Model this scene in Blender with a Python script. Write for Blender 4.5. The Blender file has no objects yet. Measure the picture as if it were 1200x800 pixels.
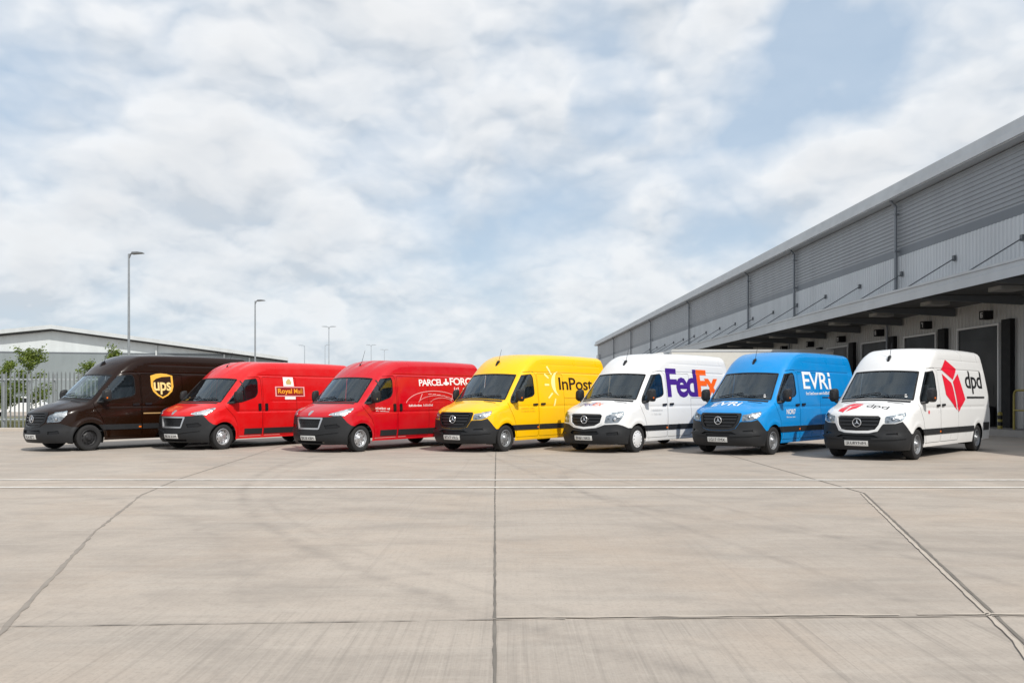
import bpy, math, random
import numpy as np
from mathutils import Vector, Matrix
from mathutils.geometry import delaunay_2d_cdt

random.seed(7)
rng = np.random.default_rng(11)
scene = bpy.context.scene
COL = scene.collection
R = math.radians

# ------------------------------------------------------------------ materials
def new_mat(name):
    m = bpy.data.materials.new(name); m.use_nodes = True
    nt = m.node_tree
    return m, nt, nt.nodes['Principled BSDF']

def ramp(nt, fac, stops):
    r = nt.nodes.new('ShaderNodeValToRGB')
    e = r.color_ramp.elements
    while len(e) < len(stops): e.new(0.5)
    for el, (p, c) in zip(e, stops):
        el.position = p
        el.color = (c, c, c, 1) if not hasattr(c, '__len__') else (*c, 1)
    nt.links.new(fac, r.inputs[0])
    return r.outputs[0]

def noise(nt, vec, scale, detail=4, rough=.55, dist=0):
    n = nt.nodes.new('ShaderNodeTexNoise')
    n.inputs['Scale'].default_value = scale
    n.inputs['Detail'].default_value = detail
    n.inputs['Roughness'].default_value = rough
    n.inputs['Distortion'].default_value = dist
    if vec is not None: nt.links.new(vec, n.inputs['Vector'])
    return n.outputs['Fac']

def mapping(nt, vec, scale=(1, 1, 1), loc=(0, 0, 0), rot=(0, 0, 0)):
    m = nt.nodes.new('ShaderNodeMapping')
    m.inputs['Scale'].default_value = scale
    m.inputs['Location'].default_value = loc
    m.inputs['Rotation'].default_value = rot
    nt.links.new(vec, m.inputs[0])
    return m.outputs[0]

def objco(nt):
    return nt.nodes.new('ShaderNodeTexCoord').outputs['Object']

def math_(nt, op, a, b=None, c=None, clamp=False):
    n = nt.nodes.new('ShaderNodeMath'); n.operation = op; n.use_clamp = clamp
    for i, v in enumerate((a, b, c)):
        if v is None: continue
        if isinstance(v, (int, float)): n.inputs[i].default_value = v
        else: nt.links.new(v, n.inputs[i])
    return n.outputs[0]

def mixc(nt, fac, a, b, mode='MIX'):
    n = nt.nodes.new('ShaderNodeMix'); n.data_type = 'RGBA'; n.blend_type = mode
    for sock, v in ((n.inputs[0], fac), (n.inputs[6], a), (n.inputs[7], b)):
        if hasattr(v, 'is_linked') or hasattr(v, 'links'): nt.links.new(v, sock)
        elif hasattr(v, '__len__'): sock.default_value = (*v[:3], 1)
        else: sock.default_value = v if sock.type == 'VALUE' else (v, v, v, 1)
    return n.outputs[2]

def bump(nt, b, h, strength=.3, dist=.01):
    n = nt.nodes.new('ShaderNodeBump')
    n.inputs['Strength'].default_value = strength
    n.inputs['Distance'].default_value = dist
    nt.links.new(h, n.inputs['Height'])
    nt.links.new(n.outputs[0], b.inputs['Normal'])

def plain(name, col, rough=.5, metal=0, var=.12, scale=6, coat=0, bmp=0):
    m, nt, b = new_mat(name)
    co = objco(nt)
    f = noise(nt, co, scale, 5)
    lo = [c * (1 - var) for c in col]; hi = [min(1, c * (1 + var)) for c in col]
    nt.links.new(mixc(nt, f, lo, hi), b.inputs['Base Color'])
    nt.links.new(ramp(nt, f, [(0.3, max(0, rough - .06)), (.7, min(1, rough + .06))]), b.inputs['Roughness'])
    b.inputs['Metallic'].default_value = metal
    b.inputs['Specular IOR Level'].default_value = .28 if max(col) < .1 else .45
    b.inputs['Coat Weight'].default_value = coat
    b.inputs['Coat Roughness'].default_value = .04
    if bmp: bump(nt, b, noise(nt, co, scale * 12, 3), bmp, .004)
    return m

def paint(name, col, rough=.30, dust=.04, coat=.55):
    """car paint on the outside of a panel, dark felt trim on its inside"""
    m, nt, b = new_mat(name)
    co = objco(nt)
    f = noise(nt, co, 2.2, 6, .6)
    d = ramp(nt, f, [(.42, 0), (.75, dust)])
    nt.links.new(mixc(nt, d, col, (.36, .33, .29)), b.inputs['Base Color'])
    nt.links.new(ramp(nt, f, [(.3, rough - .05), (.8, rough + .14)]), b.inputs['Roughness'])
    b.inputs['Coat Weight'].default_value = coat
    b.inputs['Coat Roughness'].default_value = .02
    b.inputs['Specular IOR Level'].default_value = .22
    bump(nt, b, noise(nt, co, 1.6, 1), .012, .02)
    trim = nt.nodes.new('ShaderNodeBsdfDiffuse'); trim.inputs[0].default_value = (.05, .05, .052, 1)
    g = nt.nodes.new('ShaderNodeNewGeometry')
    mx = nt.nodes.new('ShaderNodeMixShader')
    nt.links.new(g.outputs['Backfacing'], mx.inputs[0])
    nt.links.new(b.outputs[0], mx.inputs[1]); nt.links.new(trim.outputs[0], mx.inputs[2])
    nt.links.new(mx.outputs[0], nt.nodes['Material Output'].inputs[0])
    return m

def glass(name, tint, refl=1.0):
    m, nt, b = new_mat(name)
    nt.nodes.remove(b)
    t = nt.nodes.new('ShaderNodeBsdfTransparent'); t.inputs[0].default_value = (*tint, 1)
    g = nt.nodes.new('ShaderNodeBsdfGlossy'); g.inputs['Roughness'].default_value = .01
    g.inputs[0].default_value = (refl * .80, refl * .92, refl, 1)
    fr = nt.nodes.new('ShaderNodeFresnel'); fr.inputs[0].default_value = 1.55
    fac = math_(nt, 'ADD', math_(nt, 'MULTIPLY', fr.outputs[0], 1.3), .045, clamp=True)
    mx = nt.nodes.new('ShaderNodeMixShader')
    nt.links.new(fac, mx.inputs[0]); nt.links.new(t.outputs[0], mx.inputs[1]); nt.links.new(g.outputs[0], mx.inputs[2])
    nt.links.new(mx.outputs[0], nt.nodes['Material Output'].inputs[0])
    return m

M = {}
M['white'] = paint('white_paint', (.73, .735, .74))
M['red'] = paint('bright_red_paint', (.60, .006, .008))
M['crimson'] = paint('deep_red_paint', (.50, .002, .010))
M['yellow'] = paint('yellow_paint', (.88, .50, .002))
M['blue'] = paint('blue_paint', (.001, .235, .60))
M['brown'] = paint('brown_paint', (.0135, .0050, .0021), rough=.20, dust=.0, coat=.2)
M['plastic'] = plain('textured_black_plastic', (.019, .020, .022), .5, bmp=.15)
M['gloss_black'] = plain('gloss_black_plastic', (.012, .012, .013), .25)
M['grille'] = plain('grille_black', (.008, .008, .009), .4)
M['grille_bar'] = plain('grille_bar_grey', (.03, .031, .034), .32)
M['rubber'] = plain('tyre_rubber', (.022, .022, .023), .8, bmp=.2, scale=9)
M['seal'] = plain('rubber_seal', (.009, .009, .01), .45)
M['interior'] = plain('cab_trim', (.10, .105, .115), .7)
M['seat'] = plain('seat_cloth', (.085, .09, .10), .9, scale=20)
M['liner'] = plain('arch_liner_felt', (.012, .012, .012), .9)
M['chrome'] = plain('bright_chrome', (.72, .73, .75), .16, 1, var=.04)
M['silver'] = plain('silver_wheel_paint', (.50, .51, .53), .35, .7, coat=.3)
M['grey_rim'] = plain('grey_steel_rim', (.26, .27, .285), .42, .5)
M['dark_rim'] = plain('black_steel_rim', (.03, .03, .032), .45, .2)
M['white_cap'] = plain('white_wheel_cover', (.66, .67, .69), .35, .1, coat=.3)
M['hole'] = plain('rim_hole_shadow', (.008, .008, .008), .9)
M['plate'] = plain('plate_white', (.72, .72, .70), .35)
M['ink'] = plain('black_vinyl', (.012, .012, .014), .4)
M['white_vinyl'] = plain('white_vinyl', (.82, .82, .82), .4, var=.03)
M['pink_vinyl'] = plain('faded_white_vinyl', (.74, .36, .36), .45, var=.1)
M['red_vinyl'] = plain('red_vinyl', (.70, .006, .03), .38, var=.05)
M['purple_vinyl'] = plain('purple_vinyl', (.055, .012, .21), .38, var=.05)
M['orange_vinyl'] = plain('orange_vinyl', (.88, .12, .006), .38, var=.05)
M['gold_vinyl'] = plain('gold_vinyl', (.78, .42, .055), .35, var=.12)
M['pale_gold'] = plain('pale_gold_vinyl', (.82, .60, .24), .35, var=.1)
M['tan_vinyl'] = plain('tan_vinyl', (.42, .27, .12), .4)
M['sun_vinyl'] = plain('pale_yellow_vinyl', (.88, .80, .34), .4, var=.04)
M['text_gold'] = plain('golden_yellow_vinyl', (.86, .36, .03), .4)
M['field_red'] = plain('dark_red_vinyl', (.26, .006, .008), .4)
M['ochre'] = plain('faint_ochre_vinyl', (.60, .36, .02), .4)
M['pale_grey'] = plain('faint_grey_vinyl', (.52, .53, .55), .4)
M['deep_brown'] = plain('deep_brown_vinyl', (.022, .009, .005), .4)
M['crest'] = plain('crest_ochre', (.55, .42, .16), .5, var=.35, scale=60)
M['amber'] = plain('amber_lens', (.75, .16, .01), .25)
M['tail_red'] = plain('red_lamp_lens', (.35, .01, .01), .2)
M['windscreen'] = glass('windscreen_glass', (.78, .84, .85))
M['side_glass'] = glass('side_window_glass', (.70, .76, .76))
M['lens'] = glass('lamp_lens_glass', (.92, .93, .94))
M['mirror'] = plain('mirror_silver', (.8, .82, .84), .03, 1, var=.02)
def reflector():
    m, nt, b = new_mat('lamp_reflector')
    co = objco(nt)
    v = nt.nodes.new('ShaderNodeTexVoronoi'); v.inputs['Scale'].default_value = 13
    nt.links.new(mapping(nt, co, (1, 1, 2.2)), v.inputs['Vector'])
    nt.links.new(ramp(nt, v.outputs['Color'], [(.15, .22), (.45, .62), (.9, .80)]), b.inputs['Base Color'])
    b.inputs['Metallic'].default_value = .35; b.inputs['Roughness'].default_value = .22
    bump(nt, b, v.outputs['Distance'], .5, .02)
    return m
M['reflector'] = reflector()

# ------------------------------------------------------------------ mesh helpers
class MB:
    def __init__(s): s.v = []; s.f = []; s.m = []
    def quadgrid(s, rows, close=False, mi=0):
        n = len(rows[0]); b = len(s.v)
        for r in rows: s.v += [tuple(p) for p in r]
        for i in range(len(rows) - 1):
            for j in range(n if close else n - 1):
                k = (j + 1) % n
                s.f.append((b + i * n + j, b + i * n + k, b + (i + 1) * n + k, b + (i + 1) * n + j)); s.m.append(mi)
    def poly(s, pts, mi=0):
        b = len(s.v); s.v += [tuple(p) for p in pts]; s.f.append(tuple(range(b, b + len(pts)))); s.m.append(mi)
    def box(s, x0, x1, y0, y1, z0, z1, mi=0):
        b = len(s.v)
        s.v += [(x, y, z) for x in (x0, x1) for y in (y0, y1) for z in (z0, z1)]
        for q in ((0, 1, 3, 2), (4, 6, 7, 5), (0, 4, 5, 1), (2, 3, 7, 6), (0, 2, 6, 4), (1, 5, 7, 3)):
            s.f.append(tuple(b + i for i in q)); s.m.append(mi)
    def prism(s, pts, axis, a0, a1, mi=0):
        """polygon pts (2d) extruded along axis 'x','y','z' from a0 to a1"""
        def P(p, a):
            return {'x': (a, p[0], p[1]), 'y': (p[0], a, p[1]), 'z': (p[0], p[1], a)}[axis]
        b = len(s.v); n = len(pts)
        s.v += [P(p, a0) for p in pts] + [P(p, a1) for p in pts]
        s.f.append(tuple(b + i for i in range(n - 1, -1, -1))); s.m.append(mi)
        s.f.append(tuple(b + n + i for i in range(n))); s.m.append(mi)
        for i in range(n):
            j = (i + 1) % n
            s.f.append((b + i, b + j, b + n + j, b + n + i)); s.m.append(mi)
    def tube(s, p0, p1, r0, r1=None, n=8, mi=0, cap=True):
        r1 = r0 if r1 is None else r1
        p0 = Vector(p0); p1 = Vector(p1); d = (p1 - p0).normalized()
        a = d.orthogonal().normalized(); c = d.cross(a)
        ring = lambda p, r: [p + (a * math.cos(t) + c * math.sin(t)) * r for t in [2 * math.pi * i / n for i in range(n)]]
        b = len(s.v); s.quadgrid([ring(p0, r0), ring(p1, r1)], True, mi)
        if cap:
            s.f.append(tuple(b + i for i in range(n - 1, -1, -1))); s.m.append(mi)
            s.f.append(tuple(b + n + i for i in range(n))); s.m.append(mi)
    def lathe_y(s, prof, cx, cy, cz, sgn=1, n=28, mi=0):
        """profile (r, y) spun about the y axis"""
        rows = []
        for r, y in prof:
            rows.append([(cx + r * math.cos(t), cy + sgn * y, cz + r * math.sin(t)) for t in [2 * math.pi * i / n for i in range(n)]])
        s.quadgrid(rows, True, mi)
    def disc_y(s, cx, cy, cz, rx, rz, n=14, mi=0, rot=0):
        pts = []
        for i in range(n):
            t = 2 * math.pi * i / n; a, c = rx * math.cos(t), rz * math.sin(t)
            pts.append((cx + a * math.cos(rot) - c * math.sin(rot), cy, cz + a * math.sin(rot) + c * math.cos(rot)))
        s.poly(pts, mi)
    def obj(s, name, mats, parent=None, smooth=False, loc=None):
        me = bpy.data.meshes.new(name); me.from_pydata(s.v, [], s.f)
        mats = mats if isinstance(mats, (list, tuple)) else [mats]
        for m in mats: me.materials.append(m)
        me.polygons.foreach_set('material_index', s.m)
        import bmesh
        bm = bmesh.new(); bm.from_mesh(me); bmesh.ops.recalc_face_normals(bm, faces=bm.faces); bm.to_mesh(me); bm.free()
        if smooth:
            me.polygons.foreach_set('use_smooth', [True] * len(me.polygons))
            me.set_sharp_from_angle(angle=R(38))
        me.update()
        o = bpy.data.objects.new(name, me); COL.objects.link(o)
        if parent: o.parent = parent
        if loc: o.location = loc
        return o

def empty(name, loc=(0, 0, 0), rz=0):
    e = bpy.data.objects.new(name, None); COL.objects.link(e)
    e.location = loc; e.rotation_euler = (0, 0, rz); e.empty_display_size = .3
    return e
def tag(o, label=None, cat=None, group=None, kind=None):
    if label: o['label'] = label
    if cat: o['category'] = cat
    if group: o['group'] = group
    if kind: o['kind'] = kind
    return o
def copy_tree(o, parent=None):
    c = o.copy(); COL.objects.link(c)
    if parent: c.parent = parent
    for ch in list(o.children): copy_tree(ch, c)
    return c

# ------------------------------------------------------------------ smooth curves
class Pchip:
    def __init__(s, pts):
        x = np.array([p[0] for p in pts], float); y = np.array([p[1] for p in pts], float)
        h = np.diff(x); d = np.diff(y) / h; m = np.zeros_like(x)
        for i in range(1, len(x) - 1):
            if d[i - 1] * d[i] > 0:
                w1 = 2 * h[i] + h[i - 1]; w2 = h[i] + 2 * h[i - 1]
                m[i] = (w1 + w2) / (w1 / d[i - 1] + w2 / d[i])
        m[0] = d[0]; m[-1] = d[-1]
        s.x, s.y, s.m, s.h = x, y, m, h
    def __call__(s, q):
        q = np.asarray(q, float)
        i = np.clip(np.searchsorted(s.x, q) - 1, 0, len(s.h) - 1)
        h = s.h[i]; t = (q - s.x[i]) / h
        tc = np.clip(t, 0, 1)
        a = (1 + 2 * tc) * (1 - tc) ** 2 * s.y[i] + tc * (1 - tc) ** 2 * h * s.m[i] + tc ** 2 * (3 - 2 * tc) * s.y[i + 1] + tc ** 2 * (tc - 1) * h * s.m[i + 1]
        a = a + np.where(t < 0, t * h * s.m[0], 0) + np.where(t > 1, (t - 1) * h * s.m[-1], 0)
        return a
def smax(a, b, k):
    h = np.maximum(k - np.abs(a - b), 0) / k
    return np.maximum(a, b) + h * h * k * .25

def in_poly(P, poly):
    x, y = P[:, 0], P[:, 1]; c = np.zeros(len(P), bool)
    n = len(poly)
    for i in range(n):
        x0, y0 = poly[i]; x1, y1 = poly[(i + 1) % n]
        if y0 == y1: continue
        k = ((y0 > y) != (y1 > y)) & (x < (x1 - x0) * (y - y0) / (y1 - y0) + x0)
        c ^= k
    return c
def densify(poly, d, closed=True):
    out = []; n = len(poly)
    for i in range(n if closed else n - 1):
        a = np.array(poly[i], float); b = np.array(poly[(i + 1) % n], float)
        k = max(1, int(math.ceil(np.linalg.norm(b - a) / d)))
        for j in range(k): out.append(tuple(a + (b - a) * j / k))
    if not closed: out.append(tuple(poly[-1]))
    return out
def rounded(poly, r, n=4):
    """round the corners of a polygon"""
    out = []; m = len(poly)
    for i in range(m):
        p = np.array(poly[i], float); a = np.array(poly[i - 1], float); b = np.array(poly[(i + 1) % m], float)
        da, db = a - p, b - p; la, lb = np.linalg.norm(da), np.linalg.norm(db)
        q = min(r, la * .45, lb * .45)
        A, B = p + da / la * q, p + db / lb * q
        for j in range(n + 1):
            t = j / n; out.append(tuple((1 - t) ** 2 * A + 2 * t * (1 - t) * p + t * t * B))
    return out
def inset(poly, d):
    """offset a polygon inwards by d (outwards if negative)"""
    P = np.array(poly, float); n = len(P)
    area = .5 * sum(P[i][0] * P[(i + 1) % n][1] - P[(i + 1) % n][0] * P[i][1] for i in range(n))
    sg = 1 if area > 0 else -1; out = []
    for i in range(n):
        e0 = P[i] - P[i - 1]; e1 = P[(i + 1) % n] - P[i]
        e0 /= np.linalg.norm(e0) + 1e-12; e1 /= np.linalg.norm(e1) + 1e-12
        n0 = np.array([-e0[1], e0[0]]) * sg; n1 = np.array([-e1[1], e1[0]]) * sg
        b = n0 + n1; k = max(.35, 1 + n0 @ n1)
        out.append(tuple(P[i] + b / k * d))
    return out
def circle(cx, cy, r, n=40, a0=0, a1=2 * math.pi):
    return [(cx + r * math.cos(a0 + (a1 - a0) * i / n), cy + r * math.sin(a0 + (a1 - a0) * i / n)) for i in range(n)]

def cdt(polys, grid, step, lines=()):
    V = []; E = []; allp = []
    for p in lines:
        b = len(V); V += p; E += [(b + i, b + i + 1) for i in range(len(p) - 1)]; allp += p
    for p in polys:
        b = len(V); V += p; n = len(p)
        E += [(b + i, b + (i + 1) % n) for i in range(n)]; allp += p
    A = np.array(allp)
    keep = []
    for q in np.array_split(grid, max(1, len(grid) // 500 + 1)):
        if len(q) == 0: continue
        d2 = ((q[:, None, :] - A[None]) ** 2).sum(2).min(1)
        keep.append(q[d2 > (step * .45) ** 2])
    grid = np.concatenate(keep) if keep else np.zeros((0, 2))
    V2 = [Vector(p) for p in V] + [Vector(p) for p in grid]
    vo, eo, fo, *_ = delaunay_2d_cdt(V2, E, [], 0, 1e-6)
    return np.array([(p.x, p.y) for p in vo]), np.array([f for f in fo if len(f) == 3], int)

# ------------------------------------------------------------------ the van body as one implicit surface
S0 = 1.05
class VanShape:
    def __init__(s, k):
        s.k = k; s.L = k['L']; s.XE = s.L - .55
        s.top = Pchip(k['top']); s.wid = Pchip(k['wid']); s.nose = Pchip(k['nose']); s.rear = Pchip(k['rear'])
        s.xw = k['axles']
    def bow(s, y): return .22 * (np.abs(y) / .85) ** 2.2
    def hb(s, x, y):
        k = s.k['hoodbow']
        return s.bow(y) * (k + (1 - k) * np.clip((x - .62) / .45, 0, 1))
    def T(s, x, y):
        y = np.abs(y)
        t = s.top(x - s.hb(x, y)) - s.k['crown'] * (y / .8) ** 2
        if s.k['ribs']:
            t = t + .012 * np.cos(y * 19) * np.clip((x - 1.75) / .3, 0, 1) * np.clip((2.9 - x) / .4, 0, 1) * (y < .62)
        if s.k['hood']:
            t = t + .022 * np.clip(1 - np.abs(x - .62) / .5, 0, 1) / (1 + np.exp((y - .44) / .035))
        return t
    def W(s, x, z):
        w = s.wid(z) - .05 * np.clip((1.0 - x), 0, 2) ** 2
        for xw in s.xw:
            r = np.hypot(x - xw, z - .345)
            w = w + s.k['flare'] * np.exp(-((r - .47) / s.k['flare_w']) ** 2) * (z > .1)
        for z0, d, sg, xa in s.k['creases']:
            w = w - d * np.exp(-((z - z0) / sg) ** 2) * np.clip((x - xa) / .15, 0, 1)
        return w
    def f(s, P):
        x, y, z = P[:, 0], np.abs(P[:, 1]), P[:, 2]
        e = .01
        sl = (s.top(x - s.hb(x, y) + e) - s.top(x - s.hb(x, y) - e)) / (2 * e)
        ft = (z - s.T(x, y)) / np.sqrt(1 + sl * sl)
        fs = y - s.W(x, z)
        ff = s.nose(z) + 1.25 * s.bow(y) - x
        fr = x - s.rear(z)
        kt = np.clip(.11 + (x - .9) * .05, .10, .165)
        g = smax(fs, ff, .26)
        g = smax(g, ft, kt)
        return smax(g, fr, .12)
    def grad(s, P):
        e = 3e-3; G = np.zeros_like(P)
        for i in range(3):
            d = np.zeros(3); d[i] = e
            G[:, i] = (s.f(P + d) - s.f(P - d))
        return G / (np.linalg.norm(G, axis=1, keepdims=True) + 1e-12)
    def ray(s, O, D, tmax=1.9):
        lo = np.zeros(len(O)); hi = np.full(len(O), tmax)
        for _ in range(34):
            m = (lo + hi) / 2; v = s.f(O + D * m[:, None]) < 0
            lo = np.where(v, m, lo); hi = np.where(v, hi, m)
        return O + D * ((lo + hi) / 2)[:, None]
    # wrap chart: u runs from the middle of the nose round the side to the middle of the rear
    U0 = S0 - .9 * math.pi / 2
    def wrap_rays(s, Q):
        u, z = Q[:, 0], Q[:, 1]
        ph = np.where(u < S0, math.pi / 2 - (S0 - u) / .9, np.where(u > s.XE, math.pi / 2 + (u - s.XE) / .9, math.pi / 2))
        ox = np.clip(u, S0, s.XE)
        O = np.stack([ox, np.zeros_like(u), z], 1)
        D = np.stack([-np.cos(ph), np.sin(ph), np.zeros_like(u)], 1)
        return O, D
    def wrap(s, Q):
        O, D = s.wrap_rays(Q); return s.ray(O, D)
    def topmap(s, Q):
        O = np.stack([Q[:, 0], Q[:, 1], np.full(len(Q), .72)], 1)
        return s.ray(O, np.tile([0., 0., 1.], (len(Q), 1)), 2.4)
    def fu(s, y, z):
        P = s.ray(np.array([[S0, y, z]]), np.array([[-1., 0, 0]]))[0]
        return (S0 - .9 * (math.pi / 2 - math.atan2(y, S0 - P[0])), z)
    def su(s, x, z):
        if x >= S0: return (x, z)
        P = s.ray(np.array([[x, 0., z]]), np.array([[0., 1, 0]]))[0]
        return (S0 - .9 * (math.pi / 2 - math.atan2(P[1], S0 - x)), z)
    def seam(s):
        U1 = s.XE + .9 * math.pi / 2
        us = np.concatenate([np.linspace(s.U0, S0, 34)[:-1], np.linspace(S0, 2.9, 38)[:-1], np.linspace(2.9, s.XE, 36)[:-1], np.linspace(s.XE, U1, 26)])
        lo = np.full(len(us), .75)
        ox = np.clip(us, S0, s.XE)
        hi = s.T(ox, np.zeros_like(ox)) - .012
        for _ in range(30):
            m = (lo + hi) / 2; Q = np.stack([us, m], 1); O, D = s.wrap_rays(Q)
            P = s.ray(O, D); v = (s.grad(P) * D).sum(1) > .70
            lo = np.where(v, m, lo); hi = np.where(v, hi, m)
        z = (lo + hi) / 2
        return us, z

def flip(P):
    P = np.array(P, float); P[:, 1] *= -1; return P
def region_object(name, parts, mat, parent, offset=0.0, skirt=0.0, both=False):
    """parts: list of (P, N, tris) in van coordinates (x back, y to the shown side, z up)"""
    V = []; Fc = []; NL = []; sk = []
    vb = 0
    for P, N, tr in parts:
        used, inv = np.unique(tr, return_inverse=True); tr = inv.reshape(-1, 3)
        p = P[used] + N[used] * offset; n = N[used]
        a, b, c = p[tr[:, 0]], p[tr[:, 1]], p[tr[:, 2]]
        gn = np.cross(b - a, c - a); bad = (gn * n[tr].mean(1)).sum(1) < 0
        tr = np.where(bad[:, None], tr[:, [0, 2, 1]], tr)
        ok = np.linalg.norm(np.cross(p[tr[:, 1]] - p[tr[:, 0]], p[tr[:, 2]] - p[tr[:, 0]]), axis=1) > 1e-9
        tr = tr[ok]
        V.append(p); Fc += [tuple(int(q) + vb for q in t) for t in tr]; NL.append(n)
        if skirt:
            cnt = {}
            for t in tr:
                for i in range(3):
                    e = (int(t[i]), int(t[(i + 1) % 3])); k = (min(e), max(e))
                    cnt.setdefault(k, []).append(e)
            for k, l in cnt.items():
                if len(l) == 1:
                    i, j = l[0]
                    if both and abs(p[i][1]) < 1e-3 and abs(p[j][1]) < 1e-3: continue
                    sk.append((p[i], p[j], p[j] - n[j] * skirt, p[i] - n[i] * skirt))
        vb += len(p)
    V = np.concatenate(V); N = np.concatenate(NL)
    loopn = [N[i] for f in Fc for i in f]
    base = len(V); extra = []
    for q in sk:
        b = base + len(extra); extra += list(q)
        Fc.append((b + 1, b, b + 3, b + 2)); loopn += [np.zeros(3)] * 4
    if extra: V = np.concatenate([V, np.array(extra)])
    # mirror y so that the frame is right-handed, keep faces pointing outwards
    V = flip(V); Fc = [tuple(reversed(f)) for f in Fc]
    ln = []; pos = 0
    for f in Fc:
        k = len(f); seg = loopn[pos:pos + k][::-1]; pos += k
        ln += [(q[0], -q[1], q[2]) for q in seg]
    me = bpy.data.meshes.new(name)
    me.from_pydata([tuple(map(float, v)) for v in V], [], Fc)
    me.polygons.foreach_set('use_smooth', [True] * len(me.polygons))
    me.materials.append(mat)
    me.normals_split_custom_set([tuple(map(float, q)) for q in ln])
    me.update()
    o = bpy.data.objects.new(name, me); COL.objects.link(o); o.parent = parent
    return o

def text_mesh(body, bold=0.0, spacing=1.0):
    """outline of a text as 2-D vertices and faces, fitted to the unit box"""
    cu = bpy.data.curves.new('lettering', 'FONT'); cu.body = body; cu.offset = bold; cu.space_character = spacing
    cu.resolution_u = 3; cu.fill_mode = 'FRONT'
    o = bpy.data.objects.new('lettering', cu); COL.objects.link(o)
    dg = bpy.context.evaluated_depsgraph_get(); dg.update()
    me = bpy.data.meshes.new_from_object(o.evaluated_get(dg))
    import bmesh
    bm = bmesh.new(); bm.from_mesh(me)
    bmesh.ops.triangulate(bm, faces=bm.faces)
    V = np.array([v.co[:2] for v in bm.verts]); bm.verts.index_update()
    Fc = np.array([[v.index for v in f.verts] for f in bm.faces], int)
    bm.free(); bpy.data.objects.remove(o); bpy.data.meshes.remove(me); bpy.data.curves.remove(cu)
    lo, hi = V.min(0), V.max(0)
    return (V - lo) / (hi - lo), Fc, (hi - lo)[0] / (hi - lo)[1]

def poly_mesh(polys):
    """2-D polygons triangulated together"""
    V = []; Fc = []
    from mathutils.geometry import tessellate_polygon
    for p in polys:
        t = tessellate_polygon([[Vector((a, b, 0)) for a, b in p]])
        b0 = len(V); V += list(p); Fc += [tuple(b0 + i for i in q) for q in t]
    return np.array(V, float), np.array(Fc, int)
def refine(V, Fc, d):
    import bmesh
    bm = bmesh.new(); vs = [bm.verts.new((a, b, 0)) for a, b in V]
    for f in Fc:
        try: bm.faces.new([vs[i] for i in f])
        except ValueError: pass
    for _ in range(4):
        es = [e for e in bm.edges if e.calc_length() > d]
        if not es: break
        bmesh.ops.subdivide_edges(bm, edges=es, cuts=1)
        bmesh.ops.triangulate(bm, faces=bm.faces)
    bm.verts.index_update()
    V = np.array([v.co[:2] for v in bm.verts]); Fc = np.array([[v.index for v in f.verts] for f in bm.faces], int); bm.free()
    return V, Fc

# ------------------------------------------------------------------ van kinds
TALL = dict(hoodbow=.8, L=6.62, axles=(1.08, 5.48), crown=.035, ribs=False, hood=True, flare=.012, flare_w=.05,
    top=[(-.4, .80), (0, .985), (.10, 1.04), (.3, 1.115), (.6, 1.215), (.85, 1.295), (.97, 1.365), (1.35, 1.725), (1.70, 2.065), (1.86, 2.23), (2.05, 2.38), (2.3, 2.51), (2.6, 2.60), (3.2, 2.635), (5, 2.655), (6.7, 2.63)],
    wid=[(.0, .88), (.2, .93), (.35, .965), (.55, .985), (.85, .995), (1.1, .988), (1.35, .972), (1.7, .935), (2.05, .888), (2.35, .845), (2.7, .79)],
    nose=[(.0, .24), (.2, .13), (.3, .055), (.42, .02), (.52, .025), (.62, .055), (.8, .075), (.95, .11), (1.05, .17), (1.3, .5), (2.7, 2.2)],
    rear=[(0, 6.55), (.35, 6.62), (1.0, 6.60), (1.5, 6.55), (2.0, 6.45), (2.4, 6.33), (2.7, 6.22)],
    creases=[(1.17, .010, .035, 1.5), (2.10, .014, .016, 2.0), (2.33, .006, .02, 2.8)])
SNUB = dict(hoodbow=.30, L=6.5, axles=(1.02, 5.3), crown=.03, ribs=True, hood=False, flare=.028, flare_w=.085,
    top=[(-.4, .70), (0, .92), (.08, .985), (.25, 1.065), (.5, 1.165), (.70, 1.228), (.80, 1.285), (1.15, 1.60), (1.55, 1.965), (1.70, 2.09), (1.9, 2.23), (2.15, 2.345), (2.45, 2.425), (3.0, 2.455), (5, 2.475), (6.6, 2.46)],
    wid=[(.0, .90), (.2, .95), (.35, .975), (.6, 1.005), (.95, 1.015), (1.3, .998), (1.7, .965), (2.0, .925), (2.3, .87), (2.6, .81)],
    nose=[(.0, .30), (.2, .20), (.3, .12), (.42, .085), (.6, .09), (.75, .10), (.9, .122), (1.0, .17), (1.25, .6), (2.7, 2.2)],
    rear=[(0, 6.42), (.35, 6.5), (1.0, 6.49), (1.5, 6.45), (2.0, 6.38), (2.3, 6.28), (2.6, 6.14)],
    creases=[(1.02, .014, .03, 1.35), (2.03, .016, .02, 2.25), (1.30, .008, .025, 2.6)])

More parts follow.
